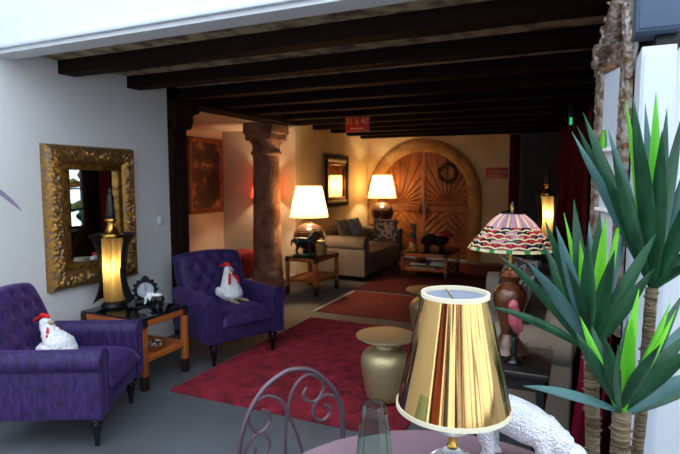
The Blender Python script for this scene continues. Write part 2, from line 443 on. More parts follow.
# arched gate
def gate():
    root = bpy.data.objects.new('door_1', None); COL.objects.link(root); root.location = (DXC, BY, 0); struct(root)
    n = 36
    prof = [(RI-.01, .04), (RI, -.03), (RI+.05, -.05), (RO-.06, -.05), (RO, -.02), (RO, .02)]
    def fn(u, v):
        L1, L2 = ZC, PI
        j = v*(len(prof)-1); i = min(int(j), len(prof)-2); r = prof[i][0]+(prof[i+1][0]-prof[i][0])*(j-i); yy = prof[i][1]+(prof[i+1][1]-prof[i][1])*(j-i)
        s = u*(2*ZC+PI*1.1)
        blk = .004*noise.noise(Vector((s*6, v*3, 0)))
        if (s % .42) < .02: yy += .012
        if s < ZC: return Vector((-r, yy+blk, s))
        if s > ZC+PI*1.1: return Vector((r, yy+blk, 2*ZC+PI*1.1-s))
        a = (s-ZC)/1.1
        return Vector((-r*math.cos(a), yy+blk, ZC+r*math.sin(a)))
    sub(MB().surf(fn, 160, 10).build('arch', M['stone_arch'], root), 'sandstone arch surround')
    for s in (-1, 1):
        def groove(x, z, s=s):
            cx, cz = s*.49, 1.1
            d = .004*noise.noise(Vector((x*4, z*3, 0)))
            dx, dz = x-cx, z-cz
            if z > 1.1:
                a = math.atan2(dz, dx)*(14/PI); g = abs(a-round(a))*math.hypot(dx, dz)*PI/14
            else:
                q = (abs(dx)+ (z-.1))/.16 if z < .95 else 9.5
                g = abs(q-round(q))*.11
                if abs(z-1.02) < .06: return .02
            if abs(x) < .05 or RI-abs(x) < .06 or z < .12: return .018
            return (-.012 if g < .011 else .006)+d
        def fr(u, v, s=s):
            x = s*(.004+u*(RI-.006)); zt = ZC+math.sqrt(max(RI*RI-x*x, 0))-.004; z = .01+v*(zt-.01)
            return Vector((x, .09-groove(x, z), z))
        def bk(u, v, s=s):
            p = fr(u, v); p.y = .13; return p
        lf = MB().slab(fr, bk, 60, 150).build('door_leaf', M['door'], root, ang=60)
        h = MB().box((s*.07-.02, .05, .92), (s*.07+.02, .072, 1.14), .006)
        h.tube([(s*.07, .05, 1.05), (s*.07, .02, 1.04), (s*.07, .015, .98), (s*.07, .03, .94)], .008)
        h.build('door_handle', M['pewter'], lf)
gate()
# wreath on the right leaf
wr = MB()
for i in range(70):
    a = 2*PI*i/70; r = .17+random.uniform(-.03, .03)
    d = Vector((math.cos(a+1.2), random.uniform(-.5, .1), math.sin(a+1.2)))
    p = Vector((r*math.cos(a), random.uniform(-.015, .01), r*math.sin(a)))
    wr.tube([p-d*.06, p, p+d*.06], [.004, .014, .003], 5)
wr.tube([(.17*math.cos(2*PI*i/30), 0, .17*math.sin(2*PI*i/30)) for i in range(30)], .022, 7, True)
o = wr.build('wreath', mat('dried_twigs', '4a2a1a', .9)); o.location = (DXC+.5, BY+.035, 1.74)
tag(o, 'dried twig wreath hung on the right leaf of the arched wooden gate', 'wreath')

# ------------------------------------------------------------------ stone pillar
p = thing('stone_pillar', 'red sandstone column with carved capital at the alcove corner', 'column', (-4.12, 6.47, 0)); p.scale = (.98, .98, 1)
MB().lathe([(.0, 0), (.25, 0), (.25, .14), (.23, .16), (.235, .2), (.235, .24), (.218, .29), (.0, .29)], 40).build('base', M['stone'], p)
MB().lathe([(.0, .28), (.215, .28)]+[(.215-.02*i/12+.004*math.sin(i*2.2), .28+1.68*i/12) for i in range(13)]+[(0, 1.96)], 40).disp(lambda c: .006*noise.noise(c*9)).build('shaft', M['stone'], p)
MB().lathe([(0, 1.95), (.2, 1.95), (.225, 1.97), (.225, 2.0), (.2, 2.02), (.205, 2.1), (.235, 2.14), (.24, 2.18), (0, 2.18)], 40).build('necking', M['stone'], p)
MB().box((-.225, -.225, 2.16), (.225, .225, 2.26), .02).box((-.25, -.25, 2.25), (.25, .25, 2.402), .025).disp(lambda c: .006*noise.noise(c*12)).build('capital', M['stone'], p)

# ------------------------------------------------------------------ framed pictures and mirrors
def framed(root, w, h, fw, th, m_frame, m_in, inner='glass', relief=.02, lip=None, seed=0, prof=None):
    """stands in the local y-z plane, faces +x; origin at the bottom middle"""
    prof = prof or (lambda t: th*(.35+.65*math.sin(PI*min(max(t*1.15, 0), 1))**.6))
    mb = MB()
    for side in range(4):
        Ln = w if side % 2 == 0 else h
        def fn(u, v, side=side, Ln=Ln):
            ins = v*fw; s = -Ln/2+ins+u*(Ln-2*ins); off = (h if side % 2 == 0 else w)/2-ins
            x = prof(v)
            if .12 < v < .72:
                q = math.sin((v-.12)/.6*PI)
                x += relief*q*(noise.noise(Vector((s*42+seed, v*fw*42, side*7)))+.7*noise.noise(Vector((s*85+seed, v*fw*85, side*7))))
            if v == 0: x = 0
            if v == 1: x = .004
            P = [(s, off), (off, -s), (-s, -off), (-off, s)][side]
            return Vector((x, P[0], P[1]+h/2))
        mb.surf(fn, int(Ln/.008), 22)
    bmesh.ops.remove_doubles(mb.bm, verts=mb.bm.verts[:], dist=.0005)
    bmesh.ops.recalc_face_normals(mb.bm, faces=mb.bm.faces[:])
    mb.build('frame', m_frame, root, ang=50)
    if lip:
        l = MB()
        for lo, hi in (((0, -w/2+fw-.035, fw-.035), (th*.6, w/2-fw+.035, fw+.012)), ((0, -w/2+fw-.035, h-fw-.012), (th*.6, w/2-fw+.035, h-fw+.035)),
                       ((0, -w/2+fw-.035, fw), (th*.6, -w/2+fw+.012, h-fw)), ((0, w/2-fw-.012, fw), (th*.6, w/2-fw+.035, h-fw))): l.box(lo, hi, .006, 2)
        l.build('inner_moulding', lip, root)
    box(inner, (.002, -w/2+fw*.8, fw*.8), (.012, w/2-fw*.8, h-fw*.8), m_in, root)
    return root

r = thing('gilt_mirror', 'large gilded mirror with carved wide frame on the left wall', 'mirror', (LX, 3.178, .71))
framed(r, .90, 1.175, .19, .085, M['gold_worn'], M['mirror'], 'mirror_glass', .022, M['gold_frame'])
r.rotation_euler = (0, 0, 0)
r = thing('gilt_mirror', 'small dark gilt framed mirror hanging above the far sofa', 'mirror', (-4.05, 8.67, 1.115))
framed(r, 1.05, .94, .17, .07, mat('dark_gilt', '4a3016', .45, .5, var=(20, '22140b', .4, .65)), M['mirror_old'], 'mirror_glass', .01, M['gold_frame'], 3)
# painting in the alcove
pic = bpy.data.materials.new('old_painting'); pic.use_nodes = True
nt = pic.node_tree; nn = nt.nodes
tc = nn.new('ShaderNodeTexCoord'); n1 = nn.new('ShaderNodeTexNoise'); n1.inputs['Scale'].default_value = 4.5; n1.inputs['Detail'].default_value = 5
rp = nn.new('ShaderNodeValToRGB'); rp.color_ramp.elements[0].position = .45; rp.color_ramp.elements[0].color = lin('150e0b'); rp.color_ramp.elements[1].position = .72; rp.color_ramp.elements[1].color = lin('b5845c')
e = rp.color_ramp.elements.new(.55); e.color = lin('3a2a1a')
nt.links.new(tc.outputs['Object'], n1.inputs['Vector']); nt.links.new(n1.outputs['Fac'], rp.inputs['Fac']); nt.links.new(rp.outputs['Color'], nn['Principled BSDF'].inputs['Base Color'])
r = thing('framed_painting', 'dark old painting of figures in a brown wooden frame in the alcove', 'painting', (ALX, 6.755, 1.065))
framed(r, .86, 1.21, .09, .045, mat('brown_frame', '8a5020', .4, var=(16, '5c3212', .4, .65)), pic, 'canvas', .002)

# ------------------------------------------------------------------ armchairs and hens
def puff(u, v, buttons, amp, sig):
    d = 0
    for bu, bv in buttons:
        d += math.exp(-(((u-bu)*1.0)**2+((v-bv)*1.0)**2)/(sig*sig))
    return -amp*min(d, 1.1)

def arm_outline(y0, y1, zb, zr, rr, s):
    pts = [(y0, zb), (y0, zr-rr*.35)]
    cy = y0+rr*.95
    for i in range(13):
        a = PI*1.02-(PI*1.02+.9)*i/12
        pts.append((cy+rr*math.cos(a), zr+rr*math.sin(a)))
    pts += [(y1, zr-rr*1.15), (y1, zb)]
    if s < 0: pts = [(-a, b) for a, b in pts][::-1]
    return pts

def armchair(name, label, loc, rz, m_f, group=None, detail=True):
    t = thing(name, label, 'armchair', loc, rz, group)
    MB().box((-.33, -.36, .20), (.325, .36, .35), .02).build('seat_base', m_f, t)
    MB().slab(lambda u, v: Vector((-.24+u*.60, (-.25+v*.5), .35+.115*((1-abs(2*u-1)**6)*(1-abs(2*v-1)**6))**.4+.01*math.sin(PI*u)*math.sin(PI*v))),
              lambda u, v: Vector((-.24+u*.60, -.25+v*.5, .345)), 24, 20).build('seat_cushion', m_f, t)
    btn = [(.2+.2*i, .35+.36*j) for i in range(4) for j in range(2)]+[(.3+.2*i, .53) for i in range(3)]+[(.3+.2*i, .88) for i in range(3)]
    def bpos(u, v, tk):
        w = .30+.03*v+.02*math.sin(PI*v); z = .33+.575*v-.03*(2*u-1)**2*v
        x = -.235-.19*v**1.25
        return Vector((x+tk*.93, (2*u-1)*w, z+tk*.3))
    MB().slab(lambda u, v: bpos(u, v, .02+.085*((1-abs(2*u-1)**8)*(1-abs(2*v-1)**10))**.45+puff(u, v, btn, .022, .055)),
              lambda u, v: bpos(u, v, -.01-.05*((1-abs(2*u-1)**8)*(1-abs(2*v-1)**8))**.45), 40, 40).build('backrest', m_f, t)
    for s in (-1, 1):
        ol = arm_outline(.255, .37, .2, .535, .07, s)
        a = MB().prism(ol, -.34, .335, bev=.012).build('armrest', m_f, t)
        MB().tube(csm([(.338, q[0], q[1]) for q in ol], 2), .006, 6).build('piping', m_f, a)
        g = MB().lathe([(0, .0), (.014, .0), (.017, .012), (.013, .026), (.016, .035), (.02, .07), (.03, .12), (.034, .14), (.026, .15), (.036, .16), (.042, .172), (.036, .184), (.03, .19), (.034, .21), (0, .21)], 20,
                        Matrix.Translation((.275, s*.295, 0))).build('front_leg', M['black_wood'], t)
        MB().tube(csm([(-.28, s*.28, .21), (-.30, s*.28, .12), (-.34, s*.285, .06), (-.41, s*.29, .004)], 5), [.028, .024, .02, .017], 8).build('rear_leg', M['black_wood'], t)
    t.scale = (1.05, 1.02, 1.0)
    return t
ch1 = armchair('armchair', 'purple velvet armchair in the left foreground beside the gilded mirror', (-2.985, 2.272, 0), math.radians(28), M['velvet'], 'purple velvet armchairs')
ch2 = dup(ch1, (-2.935, 3.92, .004), math.radians(-25), 'purple velvet armchair farther back with legs at the red shag rug edge', 'purple velvet armchairs')

def hen(label, loc, rz, tilt):
    t = thing('plush_hen', label, 'plush toy', loc, rz, 'plush hens on the armchairs')
    mt = Matrix.Translation((0, 0, 0))
    q = tilt
    body = MB().ell((.0, 0, .075), (.125, .105, .075)).tube(csm([(0, 0, .07), (.0, 0, .12), (q*.45, 0, .18), (q*.8, 0, .235), (q, 0, .275)], 4), [.11, .098, .07, .048, .038], 16).ell((q+.008, 0, .285), (.044, .038, .04))
    body.remesh(.009, 5).disp(lambda c: .007*noise.noise(c*70)+.004*noise.noise(c*160))
    body.build('body', M['white_plush'], t)
    MB().lathe([(0, 0), (.02, .0), (.014, .025), (.0, .05)], 14, Matrix.Translation((q+.042, 0, .288)) @ eul(0, PI/2-.3, 0)).build('beak', M['beige_felt'], t)
    c = MB()
    pts = csm([(q+.03, 0, .322), (q+.015, 0, .345), (q-.01, 0, .335), (q-.025, 0, .348), (q-.05, 0, .33+q*.1), (q-.085, 0, .335+q*.3), (q-.105, 0, .322+q*.4)], 4)
    c.tube(pts, [.011, .014, .015, .016, .014, .012, .008], 8, flat=.8).build('comb', M['red_felt'], t)
    for s in (-1, 1):
        MB().tube(csm([(q+.035, s*.012, .262), (q+.062, s*.035, .232), (q+.08, s*.055, .19), (q+.082, s*.062, .165)], 4), [.009, .013, .014, .007], 8).build('wattle', M['red_felt'], t)
        MB().ell((-.03, s*.105, .10), (.05, .02, .045)).disp(lambda c: .005*noise.noise(c*60)).build('wing', M['white_plush'], t)
    MB().ell((-.13, 0, .075), (.045, .03, .04), rot=eul(0, .5, 0)).disp(lambda c: .006*noise.noise(c*60)).build('tail', M['beige_felt'] if tilt > -.05 else M['white_plush'], t)
    for s in (-1, 1):
        MB().tube([(.05, s*.05, .02), (.13, s*.06, .016), (.17, s*.065, .014)], [.016, .015, .01], 8).build('foot', M['beige_felt'], t)
    return t
def on_chair(c, x, y, z):
    a = c.rotation_euler.z; l = c.location
    return (l.x+x*math.cos(a)-y*math.sin(a), l.y+x*math.sin(a)+y*math.cos(a), z)
hen('white plush hen with red comb on the nearer purple armchair by the left edge', on_chair(ch1, -.005, -.10, .478), math.radians(5), -.11).scale = (.95, .95, .78)
hen('white plush hen sitting on the farther purple armchair by the alcove', on_chair(ch2, .045, .0, .484), math.radians(-10), -.03)

# ------------------------------------------------------------------ honey wood tables
def wood_table(name, label, loc, rz, D, Wd, H, sz, cat='side table', slats=True):
    t = thing(name, label, cat, loc, rz, 'honey wood tables with glass tops')
    x, y, q = D/2-.025, Wd/2-.025, .024
    for sx in (-1, 1):
        for sy in (-1, 1):
            l = MB().box((sx*x-q, sy*y-q, .11), (sx*x+q, sy*y+q, H-.03), .006).build('leg', M['honey'], t)
            sub(MB().box((sx*x-q-.002, sy*y-q-.002, 0), (sx*x+q+.002, sy*y+q+.002, .115), .005).build('leg_tip', M['tip'], l), 'dark leg tip')
            sub(MB().box((sx*x-q-.003, sy*y-q-.003, H-.075), (sx*x+q+.003, sy*y+q+.003, H-.012), .005).build('corner_cap', M['tip'], l), 'dark corner cap')
    for z, h in ((H-.045, .05), (sz, .045)):
        for s in (-1, 1):
            MB().box((-x+q, s*y-.017, z-h/2), (x-q, s*y+.017, z+h/2), .006).build('rail', M['honey'], t)
            MB().box((s*x-.017, -y+q, z-h/2), (s*x+.017, y-q, z+h/2), .006).build('rail', M['honey'], t)
    g = MB().box((-D/2+.004, -Wd/2+.004, H-.014), (D/2-.004, Wd/2-.004, H), .003).build('glass_top', M['smoked'], t)
    sl = MB(); n = int((2*y-.04)/.05)
    for i in range(n):
        yy = -y+.045+i*(2*y-.09)/(n-1)
        sl.box((-x+.016, yy-.018, sz-.008), (x-.016, yy+.018, sz+.008), .003, 1)
    sl.box((-x+.05, -y+.02, sz-.02), (-x+.08, y-.02, sz-.006)); sl.box((x-.08, -y+.02, sz-.02), (x-.05, y-.02, sz-.006))
    sl.build('shelf', M['honey'], t)
    return t
T1 = (-3.25, 3.105)
wood_table('side_table', 'honey wood side table with glass top between the two purple armchairs', (T1[0], T1[1], 0), 0, .66, .50, .56, .24)
wood_table('side_table', 'honey wood side table beside the pillar under the horse figurine', (-3.46, 6.64, 0), 0, .50, .72, .535, .2)
wood_table('coffee_table', 'low honey wood coffee table on dark red carpet before the arched gate', (-2.21, 8.545, .0105), 0, .76, .97, .43, .15, 'coffee table')

# tray of pebbles on the first table's shelf
t = thing('pebble_tray', 'round tray of mixed coloured pebbles on the left side table shelf', 'tray', (T1[0]+.11, T1[1]+.0, .2495))
MB().lathe([(0, 0), (.14, 0), (.165, .03), (.158, .03), (.137, .008), (0, .008)], 36).build('tray', M['honey'], t)
pk = [MB().ell((0, 0, 0), (.014, .012, .010), sub=1).build('pebble', M[m_], t) for m_ in ('pebble_w', 'pebble_b', 'pebble_k', 'pebble_y')]
for i in range(70):
    a, rr = random.uniform(0, 2*PI), .12*math.sqrt(random.random())
    o = pk[i % 4] if i < 4 else pk[i % 4].copy()
    if i >= 4: COL.objects.link(o)
    o.parent = t; o.location = (rr*math.cos(a), rr*math.sin(a), .023+.012*random.random()*(1-rr/.13)); o.rotation_euler = (0, 0, a*3)

# tall gold tube lamp
gold_tube = shade_mat('pleated_gold_cloth', '8a7648', 'f0d898', .72, (60, 'b88f48'))
def tube_lamp(label, loc, rz, power):
    t = thing('table_lamp', label, 'lamp', loc, rz, 'tall gold tube lamps')
    MB().lathe([(0, 0), (.10, 0), (.105, .012), (.09, .03), (.06, .035), (.06, .05), (0, .05)], 32).build('base', M['black'], t)
    q = MB(); q.caps = False
    def pl(u, v):
        r = .076+.0035*math.cos(u*2*PI*40); z = .05+.52*v
        return Vector((r*math.cos(2*PI*u), r*math.sin(2*PI*u), z))
    q.surf(pl, 240, 14, True).build('lamp_shade', gold_tube, t)
    def cage(u, v, e=0):
        z = .04+.56*v; r = (.092+.062*abs(2*v-1)**2.2+(.012 if v > .5 else 0))+e
        a = -PI*.28-PI*1.44*u
        k = 1+.10*abs(2*v-1)**2*math.cos(4*(a+PI/4))
        return Vector((r*k*math.cos(a), r*k*math.sin(a), z))
    MB().slab(lambda u, v: cage(u, v, .004), lambda u, v: cage(u, v), 60, 24).build('cage', M['black_net'], t)
    MB().lathe([(0, .57), (.085, .57), (.09, .582), (.086, .60), (.06, .615), (.042, .645), (.03, .68), (.034, .70), (.05, .71), (.048, .725), (.03, .735), (0, .735)], 28).build('cap', M['brass'], t)
    MB().lathe([(0, .733), (.034, .733), (.04, .76), (.034, .80), (.028, .87), (.026, .91), (.014, .93), (.018, .95), (.008, .975), (0, .985)], 20).build('finial', mat('dark_spire', '2b2b26', .3, .6), t)
    lamp_light('bulb', t, (0, 0, .33), power, (1, .82, .52), .025)
    return t
tube_lamp('tall gold tube lamp in black cage on the left side table before gilded mirror', (T1[0]-.21, T1[1]-.02, .561), math.radians(-60), 2.6)

# mantel clock
t = thing('mantel_clock', 'small black ornate round clock beside the tall gold tube lamp', 'clock', (T1[0]-.05, T1[1]+.165, .561), math.radians(-45))
MB().box((-.03, -.085, 0), (.035, .085, .03), .008).build('base', M['black'], t)
cs = MB().lathe([(0, -.02), (.085, -.02), (.09, .0), (.08, .022), (.066, .022), (.066, .012), (0, .012)], 36, Matrix.Translation((0, 0, .115)) @ eul(0, PI/2, 0))
for i in range(14):
    a = 2*PI*i/14
    cs.ell((.0, .09*math.cos(a), .115+.09*math.sin(a)), (.014, .016, .016), sub=2)
cs.ell((0, 0, .215), (.012, .025, .022), sub=2)
cs.build('case', M['black_net'], t)
d = MB().lathe([(0, 0), (.066, 0), (.066, .003), (0, .003)], 32, Matrix.Translation((.012, 0, .115)) @ eul(0, PI/2, 0)).build('dial', mat('clock_face', 'b4b8c2', .5), t)
for i in range(12):
    a = PI/6*i
    MB().box((.0148, -.002, .046), (.0165, .002, .06), m=Matrix.Translation((0, 0, .115)) @ eul(a, 0, 0)).build('hour_mark', M['black'], d, smooth=False)
MB().box((.0166, -.002, -.005), (.018, .002, .05), m=Matrix.Translation((0, 0, .115)) @ eul(.15, 0, 0)).build('hand', M['black'], d, smooth=False)
MB().box((.0166, -.0025, -.005), (.018, .0025, .035), m=Matrix.Translation((0, 0, .115)) @ eul(-.5, 0, 0)).build('hand', M['black'], d, smooth=False)

# quadruped figurines
def quad(L, H, body_r, leg_r, voxel, neck, head, tail=None, hump=0, ears=None, extra=None):
    """a standing four-legged body, facing +x, feet at z=0"""
    q = MB(); zb = H
    q.tube(csm([(-L/2, 0, zb), (-L/4, 0, zb+hump), (L/5, 0, zb-.02*H), (L/2, 0, zb+.02*H)], 5), [body_r*.95, body_r*1.05, body_r*.92, body_r], 14)
    q.ell((-L/2, 0, zb), body_r*.98); q.ell((L/2, 0, zb+.02*H), body_r*1.02)
    for s in (-1, 1):
        q.tube(csm([(-L*.48, s*body_r*.55, zb-.1*H), (-L*.42, s*body_r*.62, zb*.55), (-L*.52, s*body_r*.62, zb*.3), (-L*.47, s*body_r*.62, leg_r*.6)], 4), [leg_r*2, leg_r*1.35, leg_r*.9, leg_r*.95], 10)
        q.tube(csm([(L*.45, s*body_r*.5, zb-.1*H), (L*.46, s*body_r*.6, zb*.5), (L*.47, s*body_r*.6, leg_r*.6)], 4), [leg_r*1.7, leg_r*1.1, leg_r], 10)
        for off, lx in ((-L*.47, 1), (L*.47, 1)): q.ell((off+leg_r*.5, s*body_r*.6, leg_r*.6), (leg_r*1.4, leg_r*1.1, leg_r*.6), sub=2)
    q.tube(csm(neck[0], 5), neck[1], 12)
    q.tube(csm(head[0], 4), head[1], 12)
    if tail: q.tube(csm(tail[0], 4), tail[1], 8)
    for e in ears or (): q.ell(e[0], e[1], rot=e[2])
    if extra: extra(q)
    return q.remesh(voxel, 4)

# elephant
t = thing('elephant_figurine', 'small black and white elephant figurine on the left side table corner', 'figurine', (T1[0]+.17, T1[1]+.07, .561), math.radians(200)); t.scale = (.85, .85, .9)
quad(.07, .085, .036, .014, .004, ([(.03, 0, .09), (.06, 0, .10)], [.03, .03]), ([(.05, 0, .10), (.075, 0, .105)], [.03, .026])).build('body', M['black'], t)
MB().ell((.075, 0, .112), (.03, .03, .032)).tube(csm([(.09, 0, .11), (.112, 0, .085), (.118, 0, .05), (.13, 0, .035)], 5), [.018, .014, .010, .007], 10).ell((.06, .035, .108), (.022, .006, .03)).ell((.06, -.035, .108), (.022, .006, .03)).ell((.01, 0, .122), (.06, .036, .016)).remesh(.004, 3).build('head', M['white'], t)

# ------------------------------------------------------------------ back of the room
def sofa(name, label, loc, rz, L, D, m_f, n_seat=2):
    t = thing(name, label, 'sofa', loc, rz, 'taupe buttoned sofas')
    MB().box((-D/2+.05, -L/2+.05, .09), (D/2-.03, L/2-.05, .30), .02).build('seat_base', m_f, t)
    w = (L-.44)/n_seat
    for i in range(n_seat):
        y0 = -L/2+.22+i*w
        MB().slab(lambda u, v: Vector((-D/2+.2+u*(D-.2), y0+.004+v*(w-.008), .30+.16*((1-abs(2*u-1)**8)*(1-abs(2*v-1)**10))**.4)),
                  lambda u, v: Vector((-D/2+.2+u*(D-.2), y0+.004+v*(w-.008), .295)), 22, 26).build('seat_cushion', m_f, t)
    nb = max(4, int(L/.22))
    btn = [((i+.5)/nb, .45) for i in range(nb)]+[((i+1)/nb, .72) for i in range(nb-1)]
    def bp(u, v, tk):
        return Vector((-D/2+.14-.08*v+tk, -L/2+.06+u*(L-.12), .28+.52*v))
    def pf(u, v):
        d = 0
        for bu, bv in btn: d += math.exp(-(((u-bu)*L)**2+((v-bv)*.5)**2)/(.045**2))
        return -.03*min(d, 1)
    MB().slab(lambda u, v: bp(u, v, .02+.11*((1-abs(2*u-1)**20)*(1-abs(2*v-1)**6))**.45+pf(u, v)),
              lambda u, v: bp(u, v, -.03-.04*((1-abs(2*v-1)**6))**.5), int(L/.03), 24).build('backrest', m_f, t)
    for s in (-1, 1):
        ol = arm_outline(L/2-.22, L/2-.03, .09, .60, .115, s)
        a = MB().prism(ol, -D/2+.03, D/2-.01, bev=.02).build('armrest', m_f, t)
        for i in range(5):
            MB().ell((-D/2+.16+i*(D-.3)/4, s*(L/2-.22+.112+.115*.92), .60+.03), (.012, .008, .012), sub=2).build('button', m_f, a)
        for x in (-D/2+.1, D/2-.1):
            MB().lathe([(0, 0), (.018, 0), (.026, .05), (.03, .095), (0, .095)], 14, Matrix.Translation((x, s*(L/2-.12), 0))).build('leg', M['black_wood'], t)
    return t
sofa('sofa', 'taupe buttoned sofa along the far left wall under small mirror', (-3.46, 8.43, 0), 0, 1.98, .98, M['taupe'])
sofa('sofa', 'taupe buttoned sofa behind the stained glass lamp on the right', (-.37, 4.24, 0), PI, 2.06, .82, mat('taupe_linen_lit', 'a89a8a', .85, var=(5, '9a8c7d', .35, .7), bump=(220, .2, .002), sheen=.25, sheen_tint='b0a498'))  # lighter copy of the taupe linen; daylight is put into its colour

wave = mat('wavy_pattern', '77736e', .9)
nt = wave.node_tree; nn = nt.nodes
tc = nn.new('ShaderNodeTexCoord'); wv = nn.new('ShaderNodeTexWave'); wv.inputs['Scale'].default_value = 7; wv.inputs['Distortion'].default_value = 9; wv.inputs['Detail Scale'].default_value = 1.5
rp = nn.new('ShaderNodeValToRGB'); rp.color_ramp.elements[0].position = .45; rp.color_ramp.elements[1].position = .6; rp.color_ramp.elements[0].color = lin('4b4742'); rp.color_ramp.elements[1].color = lin('a9a39a')
nt.links.new(tc.outputs['Object'], wv.inputs['Vector']); nt.links.new(wv.outputs['Fac'], rp.inputs['Fac']); nt.links.new(rp.outputs['Color'], nn['Principled BSDF'].inputs['Base Color'])
stripe = mat('striped_cloth', '777', .9) if False else mat('striped_cloth', 'b5a99a', .9)
nt = stripe.node_tree; nn = nt.nodes
tc = nn.new('ShaderNodeTexCoord'); wv = nn.new('ShaderNodeTexWave'); wv.inputs['Scale'].default_value = 3.2; wv.bands_direction = 'Y'
rp = nn.new('ShaderNodeValToRGB'); rp.color_ramp.interpolation = 'CONSTANT'; rp.color_ramp.elements[1].position = .42; rp.color_ramp.elements[0].color = lin('46352c'); rp.color_ramp.elements[1].color = lin('a99d92')
nt.links.new(tc.outputs['Object'], wv.inputs['Vector']); nt.links.new(wv.outputs['Fac'], rp.inputs['Fac']); nt.links.new(rp.outputs['Color'], nn['Principled BSDF'].inputs['Base Color'])
def cushion(label, loc, rot, w, h, t, m_, group):
    o = MB().pillow(w, h, t).build('cushion', m_); o.location = loc; o.rotation_euler = rot
    return tag(o, label, 'cushion', group)
G1 = 'cushions on the far sofa'
cushion('slate grey cushion against the far sofa back, nearest the horse figurine', (-3.58, 8.04, .73), (0, -.30, .05), .44, .42, .13, M['slate'], G1)
cushion('blue grey cushion against the far sofa back, second from the horse', (-3.56, 8.50, .73), (0, -.32, -.05), .44, .42, .13, mat('blue_cloth', '808c9c', .9, var=(10, '6c7686', .4, .7)), G1)
cushion('grey patterned cushion at the far sofa arm by the gate', (-3.22, 9.08, .675), (0, -.25, -PI/2+.25), .46, .42, .14, wave, G1)
G2 = 'cushions on the right sofa'
cushion('grey cushion with wavy lines at the far end of the right sofa', (-0.47, 4.86, .69), (0, -.25, PI*1.22), .50, .46, .14, wave, G2)
cushion('striped cream and brown cushion leaning behind the stained glass lamp base', (-.37, 4.24, .69), (0, -.35, PI+.1), .52, .46, .15, stripe, G2)
cushion('plain taupe grey cushion on the right sofa beside the gold shade', (-.40, 3.71, .66), (0, -.3, PI-.15), .46, .40, .14, mat('mauve_grey', '7c7079', .9), G2)

# big white-shaded lamps
white_shade = shade_mat('cream_lampshade', 'f3e6cc', 'ffe2ae', .62)
def big_lamp(label, loc, power):
    t = thing('table_lamp', label, 'lamp', loc, 0, 'lamps with cream cone shades'); t.scale = (1, 1, 1.05)
    MB().lathe([(0, 0), (.10, 0), (.10, .035), (.07, .045), (0, .045)], 32).build('base', M['black'], t)
    pr = [(0, .04), (.06, .04)]
    for i in range(33):
        a = -PI/2+.35+(PI-.6)*i/32
        pr.append((.235*math.cos(a)**.85+.005*math.cos(i*PI), .225+.185*math.sin(a)))
    pr += [(.03, .42), (.03, .44), (0, .44)]
    MB().lathe(pr, 48).build('body', M['ceramic'], t)
    MB().lathe([(0, .43), (.012, .43), (.012, .66), (0, .66)], 12).build('stem', M['brass'], t)
    q = MB(); q.caps = False
    q.lathe([(.285, .50), (.283, .51), (.19, .92), (.19, .93)], 64).build('lamp_shade', white_shade, t)
    lamp_light('bulb', t, (0, 0, .70), power, (1, .70, .39), .05)
    return t
big_lamp('ribbed brown lamp with glowing cream shade on the table with horse', (-3.59, 6.78, .536), 38)
# small pedestal table for the second lamp behind the far sofa
t = thing('pedestal_table', 'dark pedestal table carrying the cream lamp beside the arched gate', 'side table', (-3.56, 9.84, 0))
MB().lathe([(0, .69), (.22, .69), (.23, .70), (.23, .72), (0, .72)], 36).build('table_top', M['dark_wood'], t)
MB().lathe([(0, 0), (.17, 0), (.17, .03), (.04, .07), (.03, .4), (.05, .6), (.06, .69), (0, .69)], 24).build('pedestal', M['dark_wood'], t)
big_lamp('brown glazed lamp with glowing cream shade standing beside the arched gate', (-3.56, 9.84, .721), 38)

# horse figurine and jar
t = thing('horse_figurine', 'dark green bronze horse figurine on the table beside pillar', 'figurine', (-3.49, 6.42, .536), math.radians(35)); t.scale = (1.15, 1.15, 1.15)
MB().box((-.13, -.05, 0), (.13, .05, .022), .004).build('plinth', M['bronze_green'], t)
hb = quad(.17, .165, .045, .015, .006, ([(.08, 0, .18), (.12, 0, .22), (.145, 0, .265)], [.042, .033, .026]), ([(.135, 0, .265), (.165, 0, .262), (.20, 0, .238)], [.024, .024, .014]),
          ([(-.12, 0, .19), (-.145, 0, .16), (-.15, 0, .10)], [.012, .016, .008]), 0, [((.135, .014, .295), (.006, .005, .018), eul()), ((.135, -.014, .295), (.006, .005, .018), eul())])
hb.bm.transform(Matrix.Translation((0, 0, .02))); hb.build('horse', M['bronze_green'], t)
t = thing('glass_jar', 'lidded glass jar with amber contents beside the horse figurine', 'jar', (-3.29, 6.58, .536)); t.scale = (1.12, 1.12, 1.12)
MB().lathe([(0, 0), (.055, 0), (.072, .02), (.075, .12), (.06, .15), (.05, .155), (.05, .165), (0, .165)], 28).build('jar_body', mat('amber_glass', 'b89a5a', .05, trans=.5), t)
MB().lathe([(0, .165), (.056, .165), (.056, .185), (.02, .195), (.014, .215), (0, .22)], 24).build('lid', mat('jar_lid', 'c8b078', .3, .6), t)

